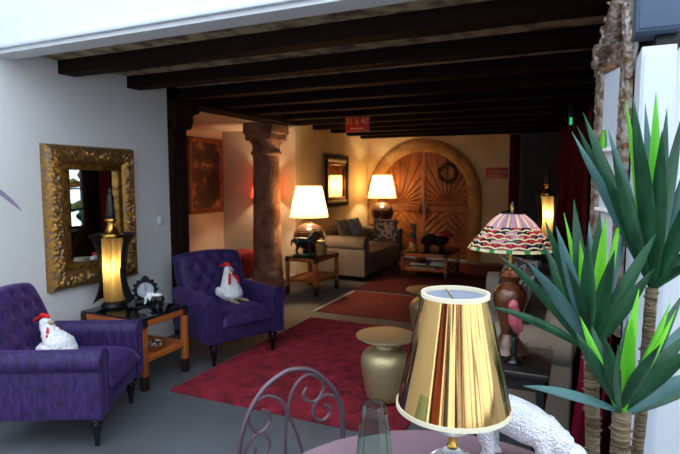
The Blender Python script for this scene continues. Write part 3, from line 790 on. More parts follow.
# things on and in the coffee table
KX, KY, KZ = -2.21, 8.545, .4415
vb = mat('painted_vase', 'c8a02a', .4)
nt = vb.node_tree; nn = nt.nodes
tc = nn.new('ShaderNodeTexCoord'); n1 = nn.new('ShaderNodeTexVoronoi'); n1.inputs['Scale'].default_value = 14
rp = nn.new('ShaderNodeValToRGB'); rp.color_ramp.interpolation = 'CONSTANT'; rp.color_ramp.elements[0].color = lin('c9a227'); rp.color_ramp.elements[1].position = .3; rp.color_ramp.elements[1].color = lin('b02323')
for ps, c in ((.5, '2f6b4a'), (.65, 'd9cfae'), (.8, '28407a')): e = rp.color_ramp.elements.new(ps); e.color = lin(c)
nt.links.new(tc.outputs['Object'], n1.inputs['Vector']); sx = nn.new('ShaderNodeSeparateColor'); nt.links.new(n1.outputs['Color'], sx.inputs['Color']); nt.links.new(sx.outputs[0], rp.inputs['Fac']); nt.links.new(rp.outputs['Color'], nn['Principled BSDF'].inputs['Base Color'])
o = MB().lathe([(0, 0), (.06, 0), (.065, .03), (.06, .2), (.045, .30), (.05, .42), (.055, .44), (.048, .44), (.04, .42), (0, .40)], 28).build('vase', vb)
o.location = (KX-.22, KY-.32, KZ); tag(o, 'tall multicoloured painted vase on the low coffee table', 'vase')
t = thing('animal_figurine', 'black animal figurine with a red cloth on the low coffee table', 'figurine', (KX+.10, KY-.22, KZ), math.radians(20))
quad(.26, .17, .085, .035, .010, ([(.12, 0, .19), (.18, 0, .2)], [.07, .06]), ([(.17, 0, .20), (.23, 0, .17)], [.06, .04]), None, .03).disp(lambda c: .006*noise.noise(c*60)).build('body', mat('black_fur', '100d10', .85, bump=(60, .8, .02)), t)
sub(MB().ell((.20, .03, .27), (.12, .06, .035), rot=eul(0, .2, .2)).disp(lambda c: .012*noise.noise(c*18)).build('cloth', M['cloth_red'], t), 'red cloth')
bl = bpy.data.objects
def book(label, lo, hi, m_, rz=0):
    c = Vector(((lo[0]+hi[0])/2, (lo[1]+hi[1])/2, lo[2])); h = (hi[2]-lo[2]); a = (hi[0]-lo[0])/2; b = (hi[1]-lo[1])/2
    t = thing('book', label, 'book', c, rz, 'books on the coffee table shelf')
    cv = MB().box((-a, -b, 0), (a, b, .004)).box((-a, -b, h-.004), (a, b, h)).box((-a, -b, 0), (-a+.004, b, h))
    cv.build('cover', m_, t, smooth=False)
    box('pages', (-a+.004, -b+.004, .004), (a-.006, b-.004, h-.004), M['paper'], t)
    return t
book('flat olive yellow book at the front of the coffee table shelf', (KX-.20, KY-.42, .169), (KX+.18, KY-.20, .195), M['book_ol'])
book('pale book lying lowest of two at the right of coffee table shelf', (KX+.0, KY-.12, .169), (KX+.30, KY+.2, .21), M['book_white'])
book('thin pale book on top of the pale book on coffee table shelf', (KX+.02, KY-.1, .2105), (KX+.27, KY+.16, .245), M['book_white'], .1)
book('thick dark book at the left of the coffee table shelf', (KX-.32, KY-.14, .169), (KX-.04, KY+.18, .22), M['book_dark'])
o = MB().lathe([(0, 0), (.05, 0), (.11, .045), (.112, .05), (.1, .05), (.05, .012), (0, .012)], 30).build('bowl', M['honey']); o.location = (KX-.18, KY+.02, .221)
tag(o, 'small round wooden bowl on the thick dark book under the coffee table', 'bowl')

# console table and second tube lamp at the back right
t = thing('console_table', 'dark wooden console table carrying the far gold tube lamp', 'console table', (-.36, 7.35, 0))
MB().box((-.22, -.35, .78), (.22, .35, .82), .008).build('table_top', M['dark_wood'], t)
for sx in (-1, 1):
    for sy in (-1, 1): MB().box((sx*.19-.022, sy*.32-.022, 0), (sx*.19+.022, sy*.32+.022, .78), .004).build('leg', M['dark_wood'], t)
MB().box((-.2, -.33, .68), (.2, .33, .775)).build('apron', M['dark_wood'], t, smooth=False)
tube_lamp('tall gold tube lamp glowing against the dark back corner on the right', (-.36, 7.30, .821), math.radians(-65), 5.5)

# rugs
def rug(name, label, x0, x1, y0, y1, th, m_, amp, step, group=None):
    nx, ny = int((x1-x0)/step), int((y1-y0)/step)
    def tp(u, v):
        x, y = x0+u*(x1-x0), y0+v*(y1-y0)
        e = min(1, 14*min(u, 1-u, v, 1-v)*2)
        j = amp*(noise.noise(Vector((x*40, y*40, 0)))+.8*noise.noise(Vector((x*11, y*11, 5)))+random.uniform(-.5, .5))
        if amp > .004 and math.hypot(x+2.546, y-4.07) < .055: return Vector((x, y, .0025))   # pile pressed flat under the chair leg
        w = .012*noise.noise(Vector((x*5, y*5, 3))) if amp > .004 else 0
        return Vector((x+w*(1 if u in (0, 1) else 0), y+w*(1 if v in (0, 1) else 0), max(.003, th*(.45+.55*e**.5)+j*e)))
    def bt(u, v):
        p_ = Vector((x0+u*(x1-x0), y0+v*(y1-y0), .001)); return p_
    o = MB().slab(tp, bt, nx, ny).build(name, m_, smooth=True, ang=80)
    return tag(o, label, 'rug', group)
rug('rug', 'bright red shaggy rug in the middle of the floor', -2.76, -.95, 2.95, 5.25, .035, M['red_shag'], .014, .0135)
pat = mat('oriental_rug', '6a1a26', .95, bump=(150, .3, .005))
nt = pat.node_tree; nn = nt.nodes
tc = nn.new('ShaderNodeTexCoord'); n1 = nn.new('ShaderNodeTexVoronoi'); n1.inputs['Scale'].default_value = 5; n1.distance = 'MANHATTAN'
rp = nn.new('ShaderNodeValToRGB'); rp.color_ramp.elements[0].color = lin('2c0d14'); rp.color_ramp.elements[1].color = lin('7a2a26'); rp.color_ramp.elements[0].position = .08; rp.color_ramp.elements[1].position = .5
e = rp.color_ramp.elements.new(.32); e.color = lin('5a1219'); e = rp.color_ramp.elements.new(.2); e.color = lin('9c5a48')
nt.links.new(tc.outputs['Object'], n1.inputs['Vector']); nt.links.new(n1.outputs['Distance'], rp.inputs['Fac']); nt.links.new(rp.outputs['Color'], nn['Principled BSDF'].inputs['Base Color'])
r = thing('rug', 'flat patterned red rug behind the shaggy one', 'rug')
MB().box((-2.86, 5.56, .001), (-1.05, 6.82, .009)).build('weave', pat, r, smooth=False)
fr = MB(); fr.box((-2.905, 5.56, .001), (-2.862, 6.82, .008)); sub(fr.build('fringe', mat('fringe', 'ddd5cc', .95, bump=(120, .8, .02)), r, smooth=False), 'pale fringe')
o = box('rug', (-2.93, 6.95, .001), (-.95, 9.95, .010), M['dark_red']); tag(o, 'dark red carpet under the low coffee table', 'rug')
for nm in ('coffee_table', 'vase', 'animal_figurine'): pass

# gold drum stools
def stool(label, loc):
    t = thing('drum_stool', label, 'stool', loc, 0, 'hammered gold drum stools')
    MB().lathe([(0, 0), (.12, 0), (.135, .012), (.145, .05), (.158, .12), (.17, .19), (.178, .245), (.178, .285), (.168, .315), (.145, .342), (.115, .36), (.098, .375), (.095, .395), (.115, .42), (0, .42)], 56).build('body', M['gold_stool'], t)
    MB().lathe([(0, .415), (.12, .415), (.19, .432), (.212, .445), (.212, .455), (.195, .458), (0, .455)], 56).build('seat', M['gold_stool'], t)
    return t
stool('gold hammered drum stool nearer the camera on the shaggy red rug', (-1.193, 3.405, .057))
stool('gold hammered drum stool farther away, half hidden behind the gold lampshade', (-1.332, 5.04, .057))

# alcove: red seat and red-shaded lamp behind the pillar
t = thing('upholstered_bench', 'red upholstered seat partly hidden behind the pillar in alcove', 'bench', (-4.66, 6.57, 0), 0); t.scale = (.46, .9, 1)
MB().slab(lambda u, v: Vector((-.42+.84*u, -.3+.6*v, .40+.13*((1-abs(2*u-1)**6)*(1-abs(2*v-1)**6))**.4)), lambda u, v: Vector((-.42+.84*u, -.3+.6*v, .385)), 24, 20).build('seat_cushion', M['red_velvet'], t)
MB().box((-.41, -.29, .12), (.41, .29, .39), .02).build('base', M['red_velvet'], t)
for sx in (-1, 1):
    for sy in (-1, 1): MB().lathe([(0, 0), (.02, 0), (.03, .125), (0, .125)], 12, Matrix.Translation((sx*.36, sy*.24, 0))).build('leg', M['black_wood'], t)
t = thing('floor_lamp', 'red shaded floor lamp in the alcove behind the stone pillar', 'lamp', (-4.55, 7.02, 0))
MB().lathe([(0, 0), (.13, 0), (.13, .02), (.02, .03), (.012, .06), (.012, 1.4), (0, 1.4)], 24).build('pole', M['brass'], t)
q = MB(); q.caps = False
q.lathe([(.19, 1.32), (.13, 1.62)], 48).build('lamp_shade', shade_mat('red_lampshade', 'a02a20', 'c83a24', .5), t)
lamp_light('bulb', t, (0, 0, 1.47), 20, (1, .72, .42), .03)

# ------------------------------------------------------------------ signs, switch, small wall things
def sign(label, loc, w, h, text, size, extra_w):
    t = thing('sign', label, 'sign', loc)
    MB().box((-w/2, -.012, -h/2), (w/2, 0, h/2), .003).build('plate', M['sign_red'], t)
    mt = Matrix.Translation((0, -.0125, h*.14)) @ eul(PI/2, 0, 0)
    text_mesh('inscription', text, size, mat('sign_lettering', 'b8945a', .6), t, mt)
    for i in range(7):
        pass
    ln = MB()
    for i in range(6): ln.box((-extra_w/2+i*extra_w/6, -.0145, -h*.34), (-extra_w/2+(i+.72)*extra_w/6, -.012, -h*.25))
    ln.build('small_print', M['sign_gold'], t, smooth=False)
    return t
s1 = sign('red sign reading 31 à 47 hanging from the ceiling beams', (-2.94, 7.06, 2.41), .37, .23, '31 à 47', .125, .2)
for s in (-1, 1): MB().tube([(s*.12, -.006, .11), (s*.12, -.006, .20)], .003, 6).build('hanger', M['black'], s1)
sign('small red Toilettes sign on the back wall right of gate', (-1.415, BY, 1.735), .41, .20, 'Toilettes', .098, .2)
t = thing('light_switch', 'white light switch on the left wall by the post', 'switch', (LX, 3.98, 1.20))
MB().box((0, -.04, -.04), (.010, .04, .04), .003).build('plate', M['white'], t)
MB().box((.009, -.022, -.028), (.014, .022, .028), .002).build('rocker', M['white'], t)
t = thing('exit_sign', 'small green lit emergency light under the beams on the right', 'light', (-.10, 6.46, 2.27))
MB().box((-.03, 0, -.07), (.03, .03, .17), .004).build('housing', M['black'], t)
box('lit_face', (-.014, -.003, -.05), (.014, .001, .03), M['green_lit'], t)
# leaf stencils on the left wall
def decal(label, pts, wd):
    mb = MB()
    P = csm([Vector((LX+.0012, a, b)) for a, b in pts], 6); n = len(P)-1
    mb.slab(lambda u, v: P[round(u*n)]+Vector((.001, 0, (v-.5)*wd*math.sin(PI*min(.04+u*.95, 1))**.8)), lambda u, v: P[round(u*n)]+Vector((0, 0, (v-.5)*wd*math.sin(PI*min(.04+u*.95, 1))**.8)), n, 2)
    return tag(mb.build('wall_decal', M['decal']), label, 'wall decal', 'painted leaf stencils on the left wall')
decal('long mauve leaf stencil on the left wall above the armchair', [(2.15, 1.62), (2.35, 1.55), (2.48, 1.45), (2.56, 1.37)], .045)
decal('short dark leaf tip stencil on the left wall, upper one', [(2.2, 1.80), (2.32, 1.80), (2.42, 1.79)], .03)

# ------------------------------------------------------------------ curtains
def curtain(label, path, z0, z1, amp, folds, name='curtain', m_=None, flare=0):
    P = csm([Vector((a, b, 0)) for a, b in path], 40); n = len(P)-1
    def fn(u, v, e):
        i = min(int(u*n), n-1); p_ = P[i].lerp(P[i+1], u*n-i); tg = (P[min(i+2, n)]-P[max(i-1, 0)]).normalized(); nr = Vector((-tg.y, tg.x, 0))
        a = amp*(math.sin(2*PI*folds*u+.6*math.sin(5*v+u*9))+.35*math.sin(2*PI*folds*2.3*u+1))*(.7+.3*v)
        q = p_+nr*(a+e); q.x -= flare*v*v; q.z = z1+(z0-z1)*v; return q
    o = MB().slab(lambda u, v: fn(u, v, .003), lambda u, v: fn(u, v, -.003), int(folds*14), 26).build(name, m_ or M['curtain'], ang=80)
    return tag(o, label, 'curtain', 'wine red velvet curtains')
curtain('wine red velvet curtain along the right wall behind the sofa', [(.19, 3.16), (.16, 3.6), (.15, 4.6), (.15, 5.7)], .01, 2.44, .028, 16)
curtain('wine red curtain gathered behind the ornate frame at right', [(.125, 3.04), (.125, 2.93), (.17, 2.88), (.23, 2.87)], .01, 2.40, .022, 6, flare=.10, m_=mat('wine_velvet_lit', '7d0f2e', .85, spec=.2, var=(6, '660b26', .4, .7), sheen=.4))  # brighter copy of the wine velvet; missing light is put into the colour
curtain('wine red curtain beside the Toilettes sign at the back', [(-1.19, BY-.06), (-1.1, BY-.10), (-1.0, BY-.06)], .01, 2.44, .02, 4)
curtain('dark wine curtain in the back right corner beyond far lamp', [(-.32, 9.6), (-.1, 9.0), (.08, 8.0), (.12, 6.6)], .01, 2.44, .03, 12)

# ------------------------------------------------------------------ tall ornate mirror at the right jamb
md = Vector((.075, 2.73, 0)) - Vector((.183, 2.40, 0)); mc = (Vector((.075, 2.73, 0))+Vector((.183, 2.40, 0)))/2
t = thing('ornate_frame', 'tall ornate silver and gold carved frame with white shelves at the right', 'frame', (mc.x+.0, mc.y, .95), math.atan2(md.y, md.x)+PI/2)
framed(t, md.length, 1.20, .095, .03, M['silver_frame'], M['cab_white'], 'backing', .011, None, 11)
for zz in (.28, .52, .78): MB().box((.01, -md.length/2+.09, zz-.008), (.035, md.length/2-.09, zz+.008), .002).build('shelf', M['white'], t)
sub(MB().lathe([(0, 0), (.02, 0), (.025, .03), (.012, .06), (.012, .08), (0, .08)], 16, Matrix.Translation((.022, -.05, .79)) @ Matrix.Diagonal((.5, 1, 1, 1))).build('flask', M['leaf_light'], t), 'small green flask on a shelf')
cr = MB(); hw = md.length/2
random.seed(5)
def sprig(p, d, L, r_):
    d = Vector(d).normalized(); p = Vector(p)
    cr.tube(csm([p, p+d*L*.5+Vector((.012, 0, 0)), p+d*L], 4), [r_, r_*1.1, r_*.25], 7)
cr.tube([(.01, -hw*.97, 1.185), (.012, 0, 1.20), (.012, hw, 1.20)], .016, 8)
cr.tube(csm([(.015, -hw*.4, 1.20), (.02, hw*.1, 1.25), (.025, hw*.5, 1.33), (.025, hw*.85, 1.42), (.025, hw*1.0, 1.54)], 6), [.03, .045, .05, .04, .018], 10)
cr.tube([(.012, -hw*.97, 1.12), (.015, -hw*.93, 1.22), (.018, -hw*.9, 1.27)], [.016, .022, .006], 8)
cr.tube([(.012, hw*.95, 1.05), (.015, hw*.98, 1.2), (.02, hw*.85, 1.34)], [.02, .03, .03], 8)
for i in range(46):
    a = random.random(); yy = hw*(-.45+1.45*a); zz = 1.18+.30*max(a-.15, 0)+random.uniform(-.04, .05)
    sprig((.02+.02*random.random(), yy, zz), (random.uniform(.1, .5), random.uniform(-1, 1), random.uniform(-.5, 1)), random.uniform(.03, .065), random.uniform(.008, .014))
for i in range(12): sprig((.02, -hw*.93+random.uniform(-.01, .01), 1.14+.1*random.random()), (.3, random.uniform(-.7, .7), 1), .04, .008)
cr.remesh(.005, 1).disp(lambda c: .004*noise.noise(c*80)+.002*noise.noise(c*190)).build('crest', M['silver_frame'], t)

# white cabinet, speaker on bracket
t = thing('wall_cabinet', 'tall narrow white cabinet standing at the right jamb', 'cabinet', (.240, 2.285, 0))
MB().box((-.052, -.12, 0), (.055, .11, 2.07), .004).build('body', M['cab_white'], t)
MB().box((-.044, -.128, .06), (.047, -.1195, 2.04), .002).build('door', M['cab_white'], t)
t = thing('loudspeaker', 'blue grey box loudspeaker on a black bracket above white cabinet', 'loudspeaker', (.265, 2.28, 2.072))
MB().box((-.03, -.05, 0), (.05, .04, .055), .004).build('bracket', M['black'], t)
MB().box((-.10, -.11, .05), (.045, .045, .37), .008).build('body', M['speaker'], t)
MB().box((-.09, -.116, .06), (.035, -.108, .36), .003).build('grille', M['speaker'], t)

# ------------------------------------------------------------------ stained glass lamp, its table and the parrot
TX, TY, TH = -.315, 2.85, .66
t = thing('side_table', 'small black carved side table under the stained glass lamp', 'side table', (TX, TY, 0))
MB().box((-.225, -.225, TH-.035), (.225, .225, TH), .008).disp(lambda c: .002*noise.noise(c*25)).build('table_top', mat('black_top', '151212', .3, var=(10, '2a2422', .4, .7), coat=.4), t)
MB().box((-.2, -.2, TH-.10), (.2, .2, TH-.036)).build('apron', M['dark_wood'], t, smooth=False)
for sx in (-1, 1):
    for sy in (-1, 1):
        MB().tube(csm([(sx*.18, sy*.18, TH-.05), (sx*.185, sy*.185, .45), (sx*.165, sy*.165, .2), (sx*.2, sy*.2, .012)], 5), [.026, .022, .016, .02], 8).build('leg', M['black_wood'], t)
t = thing('table_lamp', 'stained glass table lamp with mosaic shade on black side table', 'lamp', (TX+.0, TY+.07, TH+.002))
MB().lathe([(0, 0), (.112, 0), (.118, .010), (.112, .022), (.085, .045), (.058, .075), (.042, .105), (.04, .12), (0, .12)], 36).build('foot', M['pewter'], t)
MB().lathe([(0, .095), (.04, .095), (.05, .14), (.072, .22), (.088, .29), (.085, .335), (.062, .365), (.045, .38), (.045, .395), (.06, .41), (.065, .425), (.04, .445), (.022, .455), (0, .455)], 40).build('body', M['brown_glaze'], t)
MB().lathe([(0, .45), (.014, .45), (.014, .80), (0, .80)], 14).build('stem', M['brass'], t)
def gl(nm, c): return mat(nm, c, .18, coat=.4) if nm == 'lead' else shade_mat(nm, c, c, .42)
GM = [gl('lead', '17141a'), gl('glass_cream', 'efe0b4'), gl('glass_red', 'b8243a'), gl('glass_pink', 'd69ab0'), gl('glass_navy', '1d2350'), gl('glass_orange', 'd8702a'), gl('glass_green', '3d9a54'), gl('glass_lilac', 'b79cc4')]
rnd = random.Random(3); cells = {}
def tiff(u, v):
    if v < .07: return 1 if int(u*48) % 3 else 6
    if v < .09: return 0
    if v > .70:
        a = u*44; return 0 if (a % 1) < .12 else (3, 7, 1)[int(a) % 3]
    r_ = int((v-.09)/.61*5.0); a = (u*17+.5*(r_ % 2)) % 1; arc = 1-(2*a-1)**2
    w = (v-.09)/.61*5.0+.42*(1-arc)-.2; q_ = int(math.floor(w)); b = w-q_
    key = (q_, int(u*17+.5*(r_ % 2)))
    if key not in cells: cells[key] = rnd.choice((2, 4, 2, 5, 3, 2, 0, 4, 2))
    if b < .10 or .44 < b < .50: return 0
    return 1 if b < .44 else cells[key]
def tsh(u, v):
    # straight flared cone with a rounded shoulder
    r_ = .228-.139*v if v < .72 else .1279-(.1279-.058)*((v-.72)/.28)**1.1
    z = .570+.172*v**.93 if v < .72 else .570+.1267+.064*((v-.72)/.28)**.9
    return Vector((r_*math.cos(2*PI*u), r_*math.sin(2*PI*u), z))
q = MB(); q.surf(tsh, 288, 84, True, mi=tiff).build('lamp_shade', GM, t, ang=80)
MB().lathe([(.0, .758), (.062, .758), (.062, .766), (.03, .776), (.012, .78), (.01, .79), (.014, .805), (.008, .822), (0, .83)], 24).build('finial', M['black_wood'], t)
lamp_light('bulb', t, (0.0, .05, .65), 2.0, (1, .85, .65), .03)
t = thing('parrot_figurine', 'pink parrot figurine on a dark turned stand beside stained glass lamp', 'figurine', (TX+.045, TY-.10, TH+.002), math.radians(-120)); t.scale = (.92, .92, 1.08)
MB().lathe([(0, 0), (.05, 0), (.052, .01), (.035, .025), (.015, .035), (.02, .06), (.013, .08), (.018, .11), (.012, .125), (.02, .14), (0, .15)], 24).build('stand', M['black_wood'], t)
b = MB().tube(csm([(-.03, 0, .12), (-.02, 0, .16), (.0, 0, .20), (.008, 0, .245), (.012, 0, .275)], 5), [.009, .022, .034, .032, .024], 14).ell((.014, 0, .28), (.028, .026, .027)).tube([(.03, 0, .285), (.048, 0, .278), (.046, 0, .262)], [.012, .009, .003], 8)
for s in (-1, 1): b.ell((-.012, s*.028, .20), (.018, .010, .055), rot=eul(0, .3, 0))
b.remesh(.004, 4).build('bird', M['pink'], t)

# ------------------------------------------------------------------ foreground table and chair
tc_ = at(.25, 1.19); ZT = .75
t = thing('round_table', 'round plum brown table in the foreground under the gold lamp', 'table', tc_)
MB().lathe([(0, ZT-.03), (.515, ZT-.03), (.525, ZT-.022), (.525, ZT-.006), (.519, ZT), (0, ZT)], 96).build('table_top', M['plum'], t)
MB().lathe([(0, .02), (.05, .03), (.035, .1), (.03, .6), (.06, .70), (.2, .72), (0, .72)], 32).build('pedestal', M['iron'], t)
for i in range(3):
    a = 2*PI*i/3+.5
    MB().tube(csm([(.03*math.cos(a), .03*math.sin(a), .14), (.15*math.cos(a), .15*math.sin(a), .10), (.30*math.cos(a), .30*math.sin(a), .018)], 5), .018, 8).build('foot', M['iron'], t)

# gold-shaded lamp
foil = bpy.data.materials.new('gold_foil'); foil.use_nodes = True
nt = foil.node_tree; nn = nt.nodes; b = nn['Principled BSDF']
b.inputs['Base Color'].default_value = lin('cda468'); b.inputs['Metallic'].default_value = 1; b.inputs['Roughness'].default_value = .10
gp = at(.308, 1.37)
t = thing('table_lamp', 'shiny gold foil lampshade on glass base on the plum table', 'lamp', (gp.x, gp.y, ZT+.001))
SZ0, SZ1, R0, R1 = .240, .545, .152, .088
def foil_s(u, v):
    a = 2*PI*u; r_ = R0+(R1-R0)*v
    r_ += .0010*noise.noise(Vector((math.cos(a)*7, math.sin(a)*7, v*.5)))+.00015*noise.noise(Vector((math.cos(a)*16, math.sin(a)*22, v)))
    return Vector((r_*math.cos(a), r_*math.sin(a), SZ0+(SZ1-SZ0)*v))
sh = MB().surf(foil_s, 360, 16, True).build('lamp_shade', foil, t, ang=180)
q = MB(); q.caps = False
q.lathe([(R0-.003, SZ0+.001), (R1-.003, SZ1-.001)], 96).build('lining', mat('silver_lining', 'cdd4e2', .4), sh)
cream = mat('cream_trim', 'e6dcbc', .8)
for r_, z in ((R0, SZ0), (R1, SZ1)):
    q = MB(); q.caps = False
    q.lathe([(r_-.004, z-.006), (r_+.0022, z-.006), (r_+.0022, z+.006), (r_-.004, z+.006), (r_-.004, z-.006)], 96).build('trim_band', cream, sh)
MB().lathe([(0, 0), (.06, 0), (.066, .01), (.075, .045), (.06, .085), (.03, .105), (.02, .115), (0, .118)], 40).build('base', M['glass'], t)
MB().lathe([(0, .118), (.014, .118), (.016, .124), (.011, .13), (.011, .152), (.016, .156), (0, .158)], 24).build('collar', M['brass'], t)
MB().lathe([(0, .158), (.03, .16), (.045, .17), (.03, .18), (.01, .19), (.008, .40), (0, .40)], 30).build('stem', mat('pale_fitting', 'd8d4c4', .3, .3), t)
for i in range(3):
    a = 2*PI*i/3
    MB().tube([(.006*math.cos(a), .006*math.sin(a), SZ1-.02), ((R1-.004)*math.cos(a), (R1-.004)*math.sin(a), SZ1-.004)], .0022, 6).build('spoke', M['brass'], t)
MB().lathe([(0, .39), (.008, .39), (.008, SZ1-.018), (0, SZ1-.018)], 12).build('rod', M['brass'], t)

# glass vase
vp = at(.085, 1.24)
o = MB().lathe([(0, 0), (.066, 0), (.065, .02), (.030, .30), (.0275, .30), (.062, .022), (0, .016)], 12, eul(0, 0, .2)).build('glass_vase', M['green_glass'], ang=20)
o.location = (vp.x, vp.y, ZT+.001); tag(o, 'tapered pale green glass vase on the plum table', 'vase')
sp = at(.22, 1.2)
o = MB().lathe([(0, 0), (.014, 0), (.017, .02), (.012, .055), (.016, .075), (.012, .095), (0, .10)], 20).build('glass_stopper', M['glass'])
o.location = (sp.x, sp.y, ZT+.001); tag(o, 'small clear glass stopper bottle at the foot of gold lamp', 'bottle')

# white knobbly animal
ap = at(.545, 1.49)
t = thing('animal_figurine', 'white knobbly textured animal figurine on plum table behind the gold lamp', 'figurine', (ap.x, ap.y, ZT+.001), YAW-.46); t.scale = (.80, .80, .78)
q = MB()
q.tube(csm([(-.125, 0, .19), (-.06, 0, .19), (.02, 0, .165), (.08, 0, .14)], 6), [.06, .075, .076, .062], 18)
q.ell((-.12, 0, .19), (.055, .06, .062)); q.ell((-.08, 0, .215), (.06, .055, .045))
q.tube(csm([(.06, 0, .16), (.11, 0, .125), (.155, 0, .10)], 5), [.066, .055, .045], 14); q.ell((.17, 0, .085), (.05, .042, .04))
for s in (-1, 1):
    q.tube(csm([(-.115, s*.035, .22), (-.13, s*.045, .13), (-.115, s*.045, .06), (-.125, s*.045, .014)], 5), [.05, .035, .024, .026], 12)
    q.tube(csm([(.06, s*.035, .15), (.075, s*.042, .09), (.07, s*.042, .014)], 5), [.042, .028, .024], 12)
    q.ell((-.112, s*.045, .013), (.034, .025, .013)); q.ell((.085, s*.042, .013), (.034, .025, .013)); q.ell((.145, s*.035, .135), (.016, .008, .022))
q.tube(csm([(-.165, 0, .21), (-.205, 0, .19), (-.215, 0, .13)], 5), [.018, .014, .010], 10)
q.remesh(.005, 5).build('body', M['white_knob'], t)
for s in (-1, 1): sub(MB().ell((.125, s*.043, .118), (.013, .008, .010), sub=2).build('eye', M['dark_eye'], t), 'dark eye hollow')

# wrought iron chair
cp = at(-.185, 1.96); dirc = (at(.25, 1.19)-cp).normalized()
t = thing('metal_chair', 'mauve wrought iron chair with scrolled back at the plum table', 'chair', cp, math.atan2(dirc.y, dirc.x))
# local: +x faces the table, y to the chair's left; crop coordinates -> (y, z)
def cpt(a, b_): return Vector((.0, (a-232)*.00128, .868-(b_-100)*.00113))
arch = [cpt(62, 470), cpt(60, 388), cpt(66, 310), cpt(92, 220), cpt(140, 145), cpt(200, 106), cpt(240, 100), cpt(300, 118), cpt(360, 180), cpt(395, 245), cpt(408, 310), cpt(408, 388), cpt(404, 470)]
def down(p_): return [Vector((-.0, p_.y, .45)), Vector((-.05, p_.y*1.0, 0.008))]
pts = csm([Vector((-.05, arch[0].y, .012)), Vector((-.01, arch[0].y, .25))]+arch+[Vector((-.01, arch[-1].y, .25)), Vector((-.05, arch[-1].y, .012))], 6)
MB().tube(pts, .0095, 10).build('back_frame', M['iron'], t)
scr = [[(207, 480), (207, 380), (215, 240), (240, 160), (285, 127), (328, 155), (337, 195), (312, 230), (282, 222), (268, 198), (280, 172)],
       [(275, 470), (255, 365), (222, 265), (192, 198), (145, 172), (105, 195), (92, 235), (110, 285), (135, 291), (158, 265), (155, 232), (135, 218)],
       [(70, 470), (75, 388), (84, 335), (112, 300), (148, 312), (156, 350), (132, 385), (110, 372), (112, 340)],
       [(404, 400), (400, 300), (385, 240), (350, 215), (318, 228), (303, 255), (308, 290), (335, 307), (360, 290), (360, 264), (343, 252)]]
for s_ in scr: MB().tube(csm([cpt(*a) for a in s_], 7), .0065, 8).build('scroll', M['iron'], t)
MB().tube(csm([(.0, cpt(62, 470).y, .47), (.0, 0, .47), (.0, cpt(404, 470).y, .47)], 6), .008, 8).build('cross_bar', M['iron'], t)
MB().lathe([(0, .44), (.19, .44), (.20, .45), (.20, .46), (.19, .466), (0, .462)], 48, Matrix.Translation((.21, 0, 0))).build('seat', M['iron'], t)
for s_ in (-1, 1): MB().tube(csm([(.32, s_*.13, .445), (.34, s_*.14, .2), (.37, s_*.15, .012)], 5), .0095, 8).build('front_leg', M['iron'], t)

# ------------------------------------------------------------------ yucca
pc = at(.86, 1.60)
t = thing('yucca_plant', 'potted yucca with three leafy crowns in the right foreground', 'plant', (pc.x, pc.y, 0))
MB().lathe([(0, 0), (.13, 0), (.17, .34), (.185, .345), (.185, .37), (.165, .37), (.16, .33), (0, .33)], 40).build('pot', M['pot'], t)
MB().lathe([(0, .325), (.159, .325), (.159, .335), (0, .345)], 32).disp(lambda c: .004*noise.noise(c*40)).build('soil', M['soil'], t)
org = Vector((pc.x, pc.y, 0))
def trunk(base, top, r_):
    base = Vector((base[0], base[1], .33))
    P = csm([base, base.lerp(top-org, .5)+Vector((.01, .005, 0)), top-org], 24)
    R = [r_*(1+.03*((i % 3)-1)) for i in range(len(P))]
    mb = MB().tube(P, R, 14)
    random.seed(int(top.z*1000))
    for i in range(26):
        a = random.uniform(0, 2*PI); p_ = P[random.randrange(len(P)//2, len(P)-1)]
        d = Vector((math.cos(a), math.sin(a), .35)); mb.tube([p_+d*r_*.8, p_+d*r_*1.35], [.006, .002], 5)
    mb.build('trunk', M['trunk'], t)
def leaf(c, tip, wd, m_, droop=.0, lab=None):
    """blade from the crown centre c to its tip, arching by droop"""
    v = tip-c; L = v.length; mid = c+v*.55+Vector((0, 0, droop*L)); n = 14
    view = (c-Vector((0, 0, CAMZ))).normalized()
    side0 = v.cross(Vector((math.sin(c.x*91+tip.z*57)*.5, math.cos(tip.x*83)*.5, 0))+view).normalized()
    wd *= .84
    b = bmesh.new(); rings = []
    for i in range(n+1):
        u = i/n; p_ = c*(1-u)**2+mid*2*u*(1-u)+tip*u*u
        w = wd*(.42+.58*math.sin(PI*min(u*1.15+.02, .5)))*(1 if u < .42 else max(1-((u-.42)/.58)**1.7, .02))
        tg = ((mid-c)*(1-u)+(tip-mid)*u).normalized()
        s_ = (side0-tg*side0.dot(tg)).normalized(); nr = s_.cross(tg)
        f = .22*w
        rings.append([b.verts.new(q-org) for q in (p_-s_*w/2+nr*f, p_-nr*.0012, p_+s_*w/2+nr*f, p_+nr*.0022)])
    for a, k_ in zip(rings, rings[1:]):
        for j in range(4): b.faces.new((a[j], a[(j+1) % 4], k_[(j+1) % 4], k_[j]))
    b.faces.new(rings[0][::-1]); b.faces.new(rings[-1])
    bmesh.ops.recalc_face_normals(b, faces=b.faces[:])
    q = MB(); q.bm.free(); q.bm = b
    o = q.build('leaf', M[m_], t, ang=60)
    if m_ == 'leaf_light': o['label'] = 'young light green leaf'
    return o
D_, B_, G_ = 'leaf_dark', 'leaf_blue', 'leaf_light'
def crown(cpx, dep, tips, rz):
    c = W(cpx[0], cpx[1], dep)
    rnd = random.Random(int(cpx[0]*7))
    for (x, y_, dd, m_, wd, dr) in tips:
        tip = W(x, y_, dep+dd)
        st = c+(tip-c).normalized()*.012+Vector((0, 0, rnd.uniform(-.012, .012)))
        leaf(st, tip, wd, m_, dr)
    return c
